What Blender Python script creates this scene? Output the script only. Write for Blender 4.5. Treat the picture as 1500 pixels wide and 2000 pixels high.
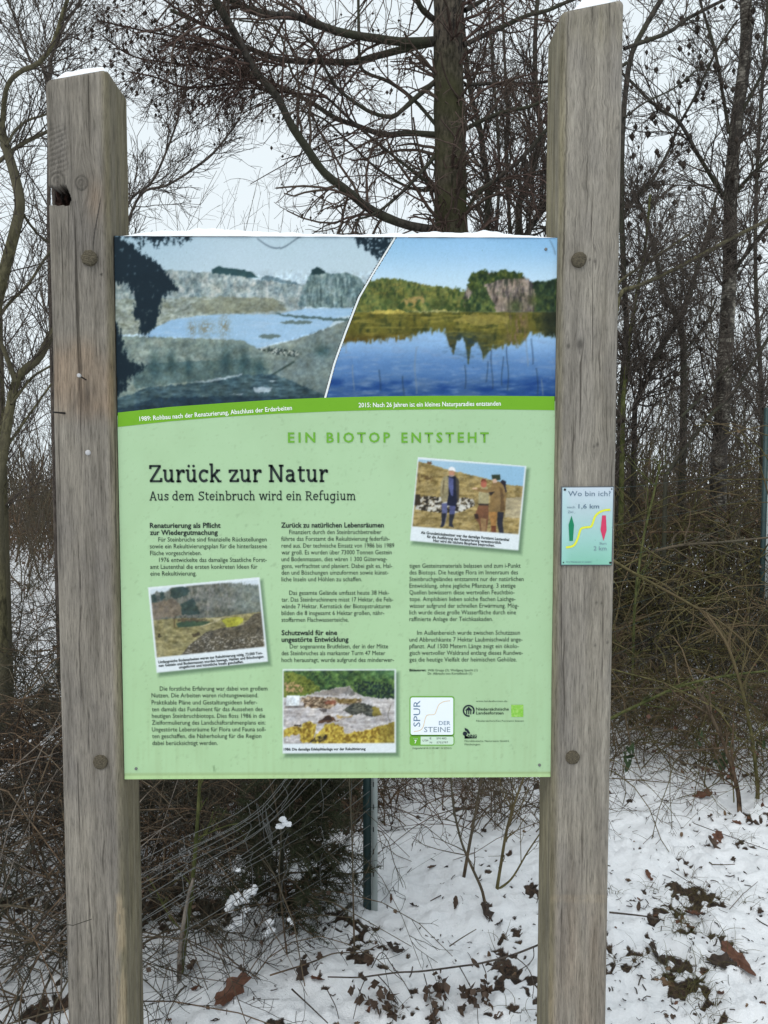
import bpy, math
import numpy as np
from mathutils import Matrix, Vector

for o in list(bpy.data.objects):
    bpy.data.objects.remove(o, do_unlink=True)
SC = bpy.context.scene
COL = SC.collection
R = math.radians

# ---------------------------------------------------------------- camera
CAM = np.array([0.0822, -1.764, 1.6275]); YAW = 0.0138; PIT = 0.0577; FPX = 1500.0
_fw = np.array([math.sin(YAW)*math.cos(PIT), math.cos(YAW)*math.cos(PIT), -math.sin(PIT)])
_rt = np.array([math.cos(YAW), -math.sin(YAW), 0.0]); _up = np.cross(_rt, _fw)
cd = bpy.data.cameras.new('camera'); cam = bpy.data.objects.new('camera', cd); COL.objects.link(cam)
cd.sensor_fit = 'VERTICAL'; cd.sensor_height = 32.0; cd.sensor_width = 24.0
cd.lens = FPX/2000*32.0; cd.clip_start = 0.05; cd.clip_end = 2000
cam.matrix_world = Matrix(((_rt[0], _up[0], -_fw[0], CAM[0]), (_rt[1], _up[1], -_fw[1], CAM[1]),
                           (_rt[2], _up[2], -_fw[2], CAM[2]), (0, 0, 0, 1)))
SC.camera = cam

# ---------------------------------------------------------------- overcast sky, soft sun, exposure
SUN = Vector((-0.35, -0.72, 1.05)).normalized()
w = bpy.data.worlds.new('World'); SC.world = w; w.use_nodes = True
nt = w.node_tree; nt.nodes.clear()
sky = nt.nodes.new('ShaderNodeTexSky'); sky.sky_type = 'NISHITA'; sky.sun_disc = False
sky.sun_elevation = math.asin(SUN.z); sky.sun_rotation = math.atan2(SUN.x, SUN.y)
sky.air_density = 1.0; sky.dust_density = 4.0; sky.ozone_density = 1.0
hs = nt.nodes.new('ShaderNodeHueSaturation'); hs.inputs['Saturation'].default_value = 0.25
mx = nt.nodes.new('ShaderNodeMix'); mx.data_type = 'RGBA'; mx.inputs['Factor'].default_value = 0.86
mx.inputs['B'].default_value = (9.4, 10.35, 10.85, 1)
bg = nt.nodes.new('ShaderNodeBackground'); bg.inputs['Strength'].default_value = 0.1
wo = nt.nodes.new('ShaderNodeOutputWorld')
nt.links.new(sky.outputs[0], hs.inputs['Color']); nt.links.new(hs.outputs[0], mx.inputs['A'])
nt.links.new(mx.outputs['Result'], bg.inputs['Color']); nt.links.new(bg.outputs[0], wo.inputs['Surface'])
sl = bpy.data.lights.new('sun', 'SUN'); sl.energy = 1.5; sl.angle = R(50); sl.color = (1.0, 0.97, 0.93)
so = bpy.data.objects.new('sun', sl); COL.objects.link(so)
so.rotation_euler = SUN.to_track_quat('Z', 'Y').to_euler()
vs = SC.view_settings
vs.view_transform = 'Standard'; vs.look = 'None'; vs.exposure = 0.0; vs.gamma = 1.0; vs.use_curve_mapping = False
SC.render.engine = 'CYCLES'

# ---------------------------------------------------------------- small helpers
def at(px, py, Y):
    "world point on the plane y = Y behind photo pixel (px, py)"
    px = np.asarray(px, float); py = np.asarray(py, float)
    d = _fw + np.multiply.outer((px-750)/FPX, _rt) + np.multiply.outer((1000-py)/FPX, _up)
    t = (Y-CAM[1])/d[..., 1]
    return CAM + d*t[..., None]
def atz(px, py, Z):
    "world point at height Z behind photo pixel"
    d = _fw + (px-750)/FPX*_rt + (1000-py)/FPX*_up
    return CAM + d*((Z-CAM[2])/d[2])
def topx(P):
    d = np.asarray(P)-CAM; z = d@_fw
    return 750+FPX*(d@_rt)/z, 1000-FPX*(d@_up)/z
def lin(c):
    c = np.asarray(c, float)/255.0
    return np.where(c <= 0.04045, c/12.92, ((c+0.055)/1.055)**2.4)

def _hash(ix, iy, s):
    h = (ix.astype(np.int64)*374761393 + iy.astype(np.int64)*668265263 + s*974711) & 0xffffffff
    h = ((h ^ (h >> 13))*1274126177) & 0xffffffff
    h = (h ^ (h >> 16)) & 0xffff
    return h/65535.0
def vnoise(x, y, s=0):
    ix = np.floor(x); iy = np.floor(y); fx = x-ix; fy = y-iy
    fx = fx*fx*(3-2*fx); fy = fy*fy*(3-2*fy)
    a = _hash(ix, iy, s); b = _hash(ix+1, iy, s); c = _hash(ix, iy+1, s); d = _hash(ix+1, iy+1, s)
    return (a*(1-fx)+b*fx)*(1-fy)+(c*(1-fx)+d*fx)*fy
def fbm(x, y, s=0, o=4):
    v = 0; a = 0.5; t = 0
    for k in range(o):
        v = v+a*vnoise(x*2**k+17.3*k, y*2**k-9.1*k, s+k); t += a; a *= 0.5
    return v/t
def sstep(a, b, x):
    t = np.clip((x-a)/(b-a), 0, 1); return t*t*(3-2*t)

def raw_mesh(name, V, F, col=None, smooth=True, attrs=None):
    "V (n,3); F an (m,k) array or a list of such arrays"
    me = bpy.data.meshes.new(name); V = np.asarray(V, np.float32)
    Fs = [np.asarray(f, np.int32) for f in (F if isinstance(F, list) else [F]) if len(f)]
    me.vertices.add(len(V)); me.vertices.foreach_set('co', V.ravel())
    nl = sum(f.size for f in Fs); npoly = sum(len(f) for f in Fs)
    me.loops.add(nl); me.loops.foreach_set('vertex_index', np.concatenate([f.ravel() for f in Fs]))
    st = []; o = 0
    for f in Fs:
        st.append(o+np.arange(len(f))*f.shape[1]); o += f.size
    me.polygons.add(npoly); me.polygons.foreach_set('loop_start', np.concatenate(st).astype(np.int32))
    me.update(calc_edges=True); me.validate()
    if smooth: me.polygons.foreach_set('use_smooth', np.ones(npoly, bool))
    if col is not None:
        ca = me.color_attributes.new('Col', 'FLOAT_COLOR', 'POINT')
        c = np.ones((len(V), 4), np.float32); c[:, :col.shape[1]] = col; ca.data.foreach_set('color', c.ravel())
    for k, a in (attrs or {}).items():
        at_ = me.attributes.new(k, 'FLOAT_VECTOR', 'POINT'); at_.data.foreach_set('vector', np.asarray(a, np.float32).ravel())
    return me
def tag(o, label=None, cat=None, group=None, kind=None):
    if label: o['label'] = label
    if cat: o['category'] = cat
    if group: o['group'] = group
    if kind: o['kind'] = kind
    return o
def obj(name, me, mat, parent=None, inv=None):
    o = bpy.data.objects.new(name, me); COL.objects.link(o)
    if mat is not None and not me.materials: me.materials.append(mat)
    if parent is not None:
        o.parent = parent
        if parent.get('_o') is not None:
            o.matrix_parent_inverse = Matrix.Translation(Vector(parent['_o'])).inverted()
    return o
def empty(name, loc, label, cat, group=None):
    o = bpy.data.objects.new(name, None); COL.objects.link(o); o.location = loc
    o.empty_display_size = 0.1; o['_o'] = [float(v) for v in loc]
    return tag(o, label, cat, group)
def grid_faces(nx, ny, base=0):
    i = np.arange(nx-1)[None, :]; j = np.arange(ny-1)[:, None]
    a = j*nx+i+base
    return np.stack([a, a+1, a+nx+1, a+nx], -1).reshape(-1, 4)
class MB:
    "collects pieces of one mesh"
    def __init__(s): s.V = []; s.F = {}; s.n = 0
    def add(s, V, F):
        V = np.asarray(V, float).reshape(-1, 3); F = np.asarray(F)
        s.V.append(V); s.F.setdefault(F.shape[1], []).append(F+s.n); s.n += len(V)
    def mesh(s, name, smooth=True):
        return raw_mesh(name, np.concatenate(s.V), [np.concatenate(f) for f in s.F.values()], smooth=smooth)
def box(mb, a, b):
    x0, y0, z0 = a; x1, y1, z1 = b
    V = [(x0,y0,z0),(x1,y0,z0),(x1,y1,z0),(x0,y1,z0),(x0,y0,z1),(x1,y0,z1),(x1,y1,z1),(x0,y1,z1)]
    mb.add(V, [(0,3,2,1),(4,5,6,7),(0,1,5,4),(1,2,6,5),(2,3,7,6),(3,0,4,7)])

# tubes for many polylines at once -------------------------------------------------
def tubes(P, Rd, k=3, cap=False):
    P = np.asarray(P, float); Rd = np.asarray(Rd, float)
    N, n, _ = P.shape
    T = np.gradient(P, axis=1); T /= np.linalg.norm(T, axis=2, keepdims=True)+1e-12
    m = T.mean(1); ref = np.zeros((N, 3)); ref[np.arange(N), np.abs(m).argmin(1)] = 1
    A = np.cross(T, ref[:, None, :]); A /= np.linalg.norm(A, axis=2, keepdims=True)+1e-12
    B = np.cross(T, A)
    th = np.arange(k)*2*math.pi/k
    V = P[:, :, None, :]+Rd[:, :, None, None]*(A[:, :, None, :]*np.cos(th)[:, None]+B[:, :, None, :]*np.sin(th)[:, None])
    idx = np.arange(N*n*k).reshape(N, n, k); nx = np.roll(idx, -1, 2)
    F = np.stack([idx[:, :-1], nx[:, :-1], nx[:, 1:], idx[:, 1:]], -1).reshape(-1, 4)
    return V.reshape(-1, 3), F
def spline(pts, n):
    pts = np.asarray(pts, float); m = len(pts)
    if m == 2: return pts[0]+(pts[1]-pts[0])*np.linspace(0, 1, n)[:, None]
    e = np.vstack([2*pts[0]-pts[1], pts, 2*pts[-1]-pts[-2]])
    t = np.linspace(0, m-1-1e-9, n); i = t.astype(int); f = (t-i)[:, None]
    p0, p1, p2, p3 = e[i], e[i+1], e[i+2], e[i+3]
    return 0.5*((2*p1)+(-p0+p2)*f+(2*p0-5*p1+4*p2-p3)*f*f+(-p0+3*p1-3*p2+p3)*f**3)
def kids(rng, P, Rd, num, t0, t1, l0, l1, a0, a1, n=5, bias=(0, 0, 0), curl=0.15, rs=0.5, rmin=0.002, rend=0.5, weight=True, flat=None):
    "num side shoots on the polylines P: start at t0..t1, length l0..l1 m, at a0..a1 degrees to the parent"
    N, m, _ = P.shape
    L = np.linalg.norm(np.diff(P, axis=1), axis=2).sum(1)
    p = L/L.sum() if weight else np.ones(N)/N
    i = rng.choice(N, num, p=p); t = rng.uniform(t0, t1, num)*(m-1)
    j = np.minimum(t.astype(int), m-2); f = (t-j)[:, None]
    pos = P[i, j]*(1-f)+P[i, j+1]*f
    T = P[i, j+1]-P[i, j]; T /= np.linalg.norm(T, axis=1, keepdims=True)+1e-12
    pr = Rd[i, j]*(1-f[:, 0])+Rd[i, j+1]*f[:, 0]
    q = rng.normal(size=(num, 3))
    if flat is not None: q *= np.asarray(flat)
    q -= (q*T).sum(1, keepdims=True)*T; q /= np.linalg.norm(q, axis=1, keepdims=True)+1e-12
    a = np.radians(rng.uniform(a0, a1, num))[:, None]
    D = T*np.cos(a)+q*np.sin(a)
    ln = rng.uniform(l0, l1, num)*(1-0.45*(t/(m-1)))
    out = np.zeros((num, n, 3)); out[:, 0] = pos; b = np.asarray(bias, float)
    for s in range(1, n):
        D = D+rng.normal(size=(num, 3))*curl+b/(n-1)*2; D /= np.linalg.norm(D, axis=1, keepdims=True)
        out[:, s] = out[:, s-1]+D*(ln/(n-1))[:, None]
    r0 = np.maximum(pr*rs, rmin)[:, None]
    rr = r0*np.linspace(1, rend, n)[None, :]
    return out, np.maximum(rr, rmin*0.7)

# ---------------------------------------------------------------- materials
def mat(name, color=(0.5, 0.5, 0.5), rough=0.8, spec=0.3):
    m = bpy.data.materials.new(name); m.use_nodes = True
    b = m.node_tree.nodes['Principled BSDF']
    b.inputs['Base Color'].default_value = (*color, 1); b.inputs['Roughness'].default_value = rough
    b.inputs['Specular IOR Level'].default_value = spec
    return m
class NT:
    def __init__(s, m): s.m = m; s.t = m.node_tree; s.b = s.t.nodes['Principled BSDF']
    def n(s, typ, **kw):
        x = s.t.nodes.new(typ)
        for k, v in kw.items():
            if hasattr(x, k): setattr(x, k, v)
            else: x.inputs[k].default_value = v
        return x
    def l(s, a, b): s.t.links.new(a, b)
    def pos(s, scale=(1, 1, 1), obj=False):
        mp = s.n('ShaderNodeMapping'); mp.inputs['Scale'].default_value = scale
        if obj: s.l(s.n('ShaderNodeTexCoord').outputs['Object'], mp.inputs[0])
        else: s.l(s.n('ShaderNodeNewGeometry').outputs['Position'], mp.inputs[0])
        return mp.outputs[0]
    def noise(s, vec, scale, detail=4, rough=0.6, dist=0.0):
        x = s.n('ShaderNodeTexNoise'); x.inputs['Scale'].default_value = scale; x.inputs['Detail'].default_value = detail
        x.inputs['Roughness'].default_value = rough; x.inputs['Distortion'].default_value = dist
        s.l(vec, x.inputs['Vector']); return x.outputs['Fac']
    def ramp(s, fac, stops):
        x = s.n('ShaderNodeValToRGB'); e = x.color_ramp.elements
        while len(e) < len(stops): e.new(0.5)
        for q, (p, c) in zip(e, stops):
            q.position = p; q.color = (*c, 1) if not np.isscalar(c) else (c, c, c, 1)
        s.l(fac, x.inputs[0]); return x.outputs[0]
    def mix(s, fac, a, b, mode='MIX'):
        x = s.n('ShaderNodeMix'); x.data_type = 'RGBA'; x.blend_type = mode
        for k, v in (('Factor', fac), ('A', a), ('B', b)):
            i = {'Factor': 0, 'A': 6, 'B': 7}[k]
            if hasattr(v, 'is_linked') or hasattr(v, 'links'): s.l(v, x.inputs[i])
            else: x.inputs[i].default_value = v if k == 'Factor' else (*v, 1)
        return x.outputs[2]
    def bump(s, h, strength=0.3, dist=0.01):
        x = s.n('ShaderNodeBump'); x.inputs['Strength'].default_value = strength; x.inputs['Distance'].default_value = dist
        s.l(h, x.inputs['Height']); s.l(x.outputs[0], s.b.inputs['Normal'])
    def base(s, c): s.l(c, s.b.inputs['Base Color'])

def bark_mat(name, c0, c1, c2=None, scale=9, moss=None):
    m = mat(name, c0, 0.9, 0.15); t = NT(m)
    v = t.pos((1, 1, 0.35)); f = t.noise(v, scale*4, 5, 0.7)
    c = t.ramp(f, [(0.38, c0), (0.62, c1)])
    if c2 is not None:
        g = t.noise(t.pos(), 1.3, 3); c = t.mix(t.ramp(g, [(0.42, 0.0), (0.62, 1.0)]), c, c2)
    t.base(c); t.bump(f, 0.8, 0.02); return m
M = {}
M['larch'] = bark_mat('larch_bark', (0.012, 0.010, 0.009), (0.10, 0.084, 0.064), (0.05, 0.05, 0.024))
M['limb'] = bark_mat('limb_bark', (0.02, 0.018, 0.016), (0.075, 0.065, 0.055), (0.05, 0.052, 0.035))
M['redlimb'] = bark_mat('red_limb_bark', (0.03, 0.02, 0.018), (0.085, 0.055, 0.045))
M['twig'] = bark_mat('twig_bark', (0.055, 0.036, 0.031), (0.13, 0.085, 0.07), (0.09, 0.07, 0.055))
M['darktwig'] = bark_mat('dark_twig_bark', (0.045, 0.037, 0.033), (0.115, 0.096, 0.08))
M['hazel'] = bark_mat('hazel_bark', (0.045, 0.042, 0.025), (0.15, 0.135, 0.075), (0.10, 0.09, 0.06))
M['olive'] = bark_mat('olive_stem', (0.05, 0.05, 0.018), (0.16, 0.145, 0.062), (0.13, 0.095, 0.055))
M['bramble'] = bark_mat('bramble_cane', (0.035, 0.023, 0.016), (0.18, 0.12, 0.075), (0.10, 0.088, 0.062))
M['greycane'] = bark_mat('grey_cane', (0.12, 0.10, 0.085), (0.27, 0.235, 0.2))
M['green'] = bark_mat('green_stem', (0.04, 0.05, 0.016), (0.115, 0.12, 0.045))
M['far'] = bark_mat('far_twig', (0.06, 0.05, 0.042), (0.13, 0.11, 0.09), (0.10, 0.085, 0.055))
M['cone'] = mat('cone_scales', (0.035, 0.026, 0.02), 0.9)
def _birch():
    m = mat('birch_bark', (0.5, 0.5, 0.48), 0.75); t = NT(m)
    f = t.noise(t.pos((1, 1, 6)), 9, 5, 0.7); g = t.noise(t.pos((1, 1, 0.8)), 3.2, 5, 0.75)
    c = t.ramp(f, [(0.44, (0.045, 0.038, 0.03)), (0.56, (0.27, 0.25, 0.21))])
    c = t.mix(t.ramp(g, [(0.49, 1.0), (0.57, 0.0)]), c, (0.03, 0.025, 0.02)); t.base(c); t.bump(f, 0.5, 0.01); return m
M['birch'] = _birch()
def _snow():
    m = mat('snow', (0.84, 0.87, 0.91), 0.65, 0.3); t = NT(m)
    f = t.noise(t.pos(), 160, 6, 0.8); t.base(t.ramp(f, [(0.2, (0.78, 0.81, 0.86)), (0.7, (0.87, 0.895, 0.925))]))
    t.bump(f, 0.5, 0.004); return m
M['snow'] = _snow()
def leafmat(name, a, b):
    m = mat(name, a, 0.6, 0.3); t = NT(m)
    f = t.noise(t.pos(), 70, 4); t.base(t.ramp(f, [(0.3, a), (0.7, b)])); t.bump(f, 0.4, 0.003); return m
M['leaf'] = [leafmat('dry_leaf_russet', (0.06, 0.026, 0.016), (0.14, 0.062, 0.036)),
             leafmat('dry_leaf_brown', (0.035, 0.024, 0.017), (0.10, 0.063, 0.042)),
             leafmat('dry_leaf_tan', (0.10, 0.065, 0.038), (0.22, 0.14, 0.085)),
             leafmat('dry_leaf_dark', (0.018, 0.013, 0.01), (0.055, 0.036, 0.025))]
M['evergreen'] = leafmat('evergreen_leaf', (0.014, 0.03, 0.012), (0.05, 0.085, 0.03))
M['needle'] = leafmat('needle_green', (0.014, 0.02, 0.009), (0.045, 0.055, 0.02))
M['steel'] = mat('galvanised_steel', (0.42, 0.47, 0.46), 0.55, 0.5); M['steel'].node_tree.nodes['Principled BSDF'].inputs['Metallic'].default_value = 0.25
M['postgreen'] = mat('dark_green_paint', (0.028, 0.058, 0.058), 0.5, 0.4)
M['wire'] = mat('zinc_wire', (0.15, 0.155, 0.15), 0.5, 0.5); M['wire'].node_tree.nodes['Principled BSDF'].inputs['Metallic'].default_value = 0.3
M['iron'] = mat('black_iron', (0.012, 0.011, 0.011), 0.55, 0.4)
M['zinc'] = mat('zinc_head', (0.42, 0.42, 0.43), 0.45, 0.5)
M['ink'] = mat('dark_ink', (0.012, 0.022, 0.02), 0.5, 0.3)
M['panel_edge'] = mat('panel_edge', (0.01, 0.012, 0.011), 0.5)
for nm, c in (('ink_green', (105, 168, 48)), ('ink_white', (238, 242, 240)), ('ink_blue', (92, 122, 150)), ('ink_tan', (222, 200, 165)),
              ('ink_grey', (120, 140, 155)), ('ink_yellow', (222, 226, 60)), ('ink_arrow_green', (15, 128, 88)), ('ink_arrow_red', (205, 60, 98)),
              ('ink_slate', (95, 118, 138)), ('ink_navy', (22, 34, 46)), ('ink_body', (30, 46, 40))):
    M[nm] = mat(nm, tuple(np.minimum(lin(c)*0.92, 0.9)), 0.5, 0.3)
def _print():
    m = mat('weathered_print', (1, 1, 1), 0.45, 0.12); t = NT(m)
    a = t.n('ShaderNodeAttribute', attribute_name='Col')
    f = t.noise(t.pos(), 5.5, 5, 0.65); g = t.noise(t.pos((1, 1, 1)), 150, 2)
    d = t.mix(1.0, t.ramp(f, [(0.25, (0.92, 0.95, 0.91)), (0.75, (1, 1, 1))]), t.ramp(g, [(0.22, (0.72, 0.76, 0.7)), (0.33, (1, 1, 1))]), 'MULTIPLY')
    t.base(t.mix(1.0, a.outputs['Color'], d, 'MULTIPLY')); return m
M['print'] = _print()
PG = 0.835          # print albedo for a photographed value (board receives about 0.8 of the white level)

# ---------------------------------------------------------------- ground: snow with leaf litter showing through
def gbase(x, y):
    return 0.10*(fbm(x*0.35+3.1, y*0.35, 5, 2)-0.5)*sstep(2.0, 6.0, y)+0.03*(fbm(x*1.1, y*1.1, 8, 2)-0.5)
def litter(x, y):
    dens = 0.50+0.10*sstep(0.9, 2.4, y)*sstep(0.5, -0.6, x)+0.03*sstep(-0.45, -1.0, x)+0.03*sstep(3.0, 4.5, y)
    dens = dens+0.07*sstep(1.2, 0.8, np.hypot((x+0.35)/0.5, (y-1.35)/0.5))
    dens = dens+0.085*sstep(1.25, 2.0, y)*sstep(1.35, 1.0, x)
    a = fbm(x*5.5, y*4.0, 21, 3); b = fbm(x*24, y*22, 31, 3); c = fbm(x*75, y*75, 37, 2)
    v = 0.46*a+0.32*b+0.22*c
    return sstep(0.615, 0.66, v+dens-0.5)
def gz(x, y):
    x = np.asarray(x, float); y = np.asarray(y, float)
    h = gbase(x, y)+0.030*(fbm(x*4, y*4, 11, 3)-0.5)+0.055*(fbm(x*11, y*11, 12, 3)-0.5)+0.036*(fbm(x*34, y*34, 13, 2)-0.5)
    return h-0.016*litter(x, y)*sstep(7, 5, y)*sstep(2.6, 2.2, np.abs(x))
def build_ground():
    xs = np.unique(np.concatenate([-np.geomspace(3.0, 400, 26)[::-1], np.arange(-2.6, 3.4, 0.0145), np.geomspace(3.5, 400, 26)]))
    ys = np.unique(np.concatenate([-np.geomspace(0.5, 60, 18)[::-1], np.arange(-0.3, 4.2, 0.0145), np.geomspace(4.25, 7, 60), np.geomspace(7.2, 500, 40)]))
    X, Y = np.meshgrid(xs, ys); x = X.ravel(); y = Y.ravel()
    z = gz(x, y); lm = litter(x, y)
    far = np.maximum(sstep(4.5, 7, y), np.maximum(sstep(-2.2, -2.55, x), sstep(2.9, 3.3, x)))
    me = raw_mesh('ground', np.stack([x, y, z], 1), grid_faces(len(xs), len(ys)), col=np.stack([lm*(1-far), far, lm*0], 1))
    m = mat('snow_on_litter', (0.8, 0.8, 0.8), 0.7, 0.25); t = NT(m)
    a = t.n('ShaderNodeAttribute', attribute_name='Col'); sp = t.n('ShaderNodeSeparateColor'); t.l(a.outputs['Color'], sp.inputs[0])
    f = t.noise(t.pos(), 140, 6, 0.8); g = t.noise(t.pos(), 45, 5, 0.75, 0.6); h = t.noise(t.pos(), 12, 4)
    s = t.ramp(f, [(0.2, (0.83, 0.855, 0.89)), (0.7, (0.90, 0.915, 0.935))])
    l = t.ramp(g, [(0.28, (0.010, 0.008, 0.007)), (0.45, (0.035, 0.025, 0.018)), (0.58, (0.085, 0.054, 0.036)), (0.64, (0.04, 0.042, 0.018)), (0.72, (0.45, 0.47, 0.5))])
    e = t.n('ShaderNodeMath', operation='ADD'); t.l(sp.outputs[0], e.inputs[0])
    e2 = t.n('ShaderNodeMath', operation='MULTIPLY_ADD'); t.l(f, e2.inputs[0]); e2.inputs[1].default_value = 0.9; e2.inputs[2].default_value = -0.45
    t.l(e2.outputs[0], e.inputs[1])
    k = t.ramp(e.outputs[0], [(0.38, 0.0), (0.56, 1.0)])
    sk = t.ramp(t.noise(t.pos(), 62, 4, 0.7), [(0.69, 0.0), (0.73, 0.8)])
    s = t.mix(sk, s, (0.10, 0.075, 0.055))
    t.base(t.mix(k, s, l))
    bs = t.n('ShaderNodeMath', operation='MULTIPLY_ADD'); t.l(t.noise(t.pos(), 28, 5, 0.65), bs.inputs[0]); bs.inputs[1].default_value = 1.6; t.l(f, bs.inputs[2])
    t.bump(bs.outputs[0], 0.6, 0.02)
    o = obj('ground', me, m); tag(o, 'snow covered woodland floor with brown leaf litter showing through', kind='structure'); return o
build_ground()
# ================================================================ information board
PZ0, PH = 0.90, 1.247
YP = 0.0                                  # printed face of the panel
board = empty('information_board', (0, 0.06, 0), 'green printed information board held between two thick weathered oak posts', 'sign')
def wood_mat(name, warm, gain):
    m = mat(name, (0.4, 0.36, 0.3), 0.85, 0.2); t = NT(m)
    a = t.n('ShaderNodeAttribute', attribute_name='grain')
    def mp(sc):
        x = t.n('ShaderNodeMapping'); x.inputs['Scale'].default_value = sc; t.l(a.outputs['Vector'], x.inputs[0]); return x.outputs[0]
    f1 = t.noise(mp((60, 35, 3.0)), 1.0, 6, 0.7); f2 = t.noise(mp((340, 220, 22)), 1.0, 4, 0.75); f3 = t.noise(mp((95, 60, 1.3)), 1.0, 3, 0.5)
    bl = t.noise(mp((9, 9, 3.0)), 1.0, 4, 0.6)
    c = t.ramp(f1, [(0.32, (0.18*warm, 0.168, 0.142)), (0.48, (0.262*warm, 0.246, 0.212)), (0.68, (0.345*warm, 0.325, 0.282))])
    c = t.mix(0.75, c, t.ramp(f2, [(0.33, (0.36, 0.36, 0.35)), (0.47, (0.94, 0.94, 0.94)), (0.66, (1.34, 1.34, 1.33))]), 'MULTIPLY')
    c = t.mix(0.75, c, t.ramp(f3, [(0.325, (0.2, 0.19, 0.18)), (0.375, (1, 1, 1))]), 'MULTIPLY')
    c = t.mix(0.8, c, t.ramp(bl, [(0.36, (0.76, 0.76, 0.78)), (0.62, (1.08, 1.07, 1.03))]), 'MULTIPLY')
    k = t.n('ShaderNodeAttribute', attribute_name='Col'); s = t.n('ShaderNodeSeparateColor'); t.l(k.outputs['Color'], s.inputs[0])
    c = t.mix(s.outputs[1], c, t.mix(1.0, c, (1.3, 1.0, 0.76), 'MULTIPLY'))          # orange stain
    c = t.mix(s.outputs[2], c, t.mix(1.0, c, (0.80, 0.78, 0.60), 'MULTIPLY'))        # algae
    rot = t.ramp(t.noise(mp((60, 60, 40)), 1.0, 4), [(0.35, (0.008, 0.005, 0.004)), (0.7, (0.075, 0.032, 0.022))])
    c = t.mix(s.outputs[0], c, rot)
    w_ = t.n('ShaderNodeAttribute', attribute_name='mark'); s2 = t.n('ShaderNodeSeparateXYZ'); t.l(w_.outputs['Vector'], s2.inputs[0])
    c = t.mix(s2.outputs[0], c, (0.05, 0.045, 0.04)); c = t.mix(s2.outputs[1], c, t.mix(1.0, t.ramp(f2, [(0.3, (0.30, 0.22, 0.13)), (0.6, (0.62, 0.5, 0.33))]), (1, 1, 1), 'MULTIPLY'))
    t.base(t.mix(1.0, c, (gain, gain, gain), 'MULTIPLY'))
    h = t.n('ShaderNodeMath', operation='ADD'); t.l(f2, h.inputs[0]); t.l(f1, h.inputs[1]); t.bump(h.outputs[0], 0.8, 0.006); return m
YF, YB = -0.014, 0.126
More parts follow.
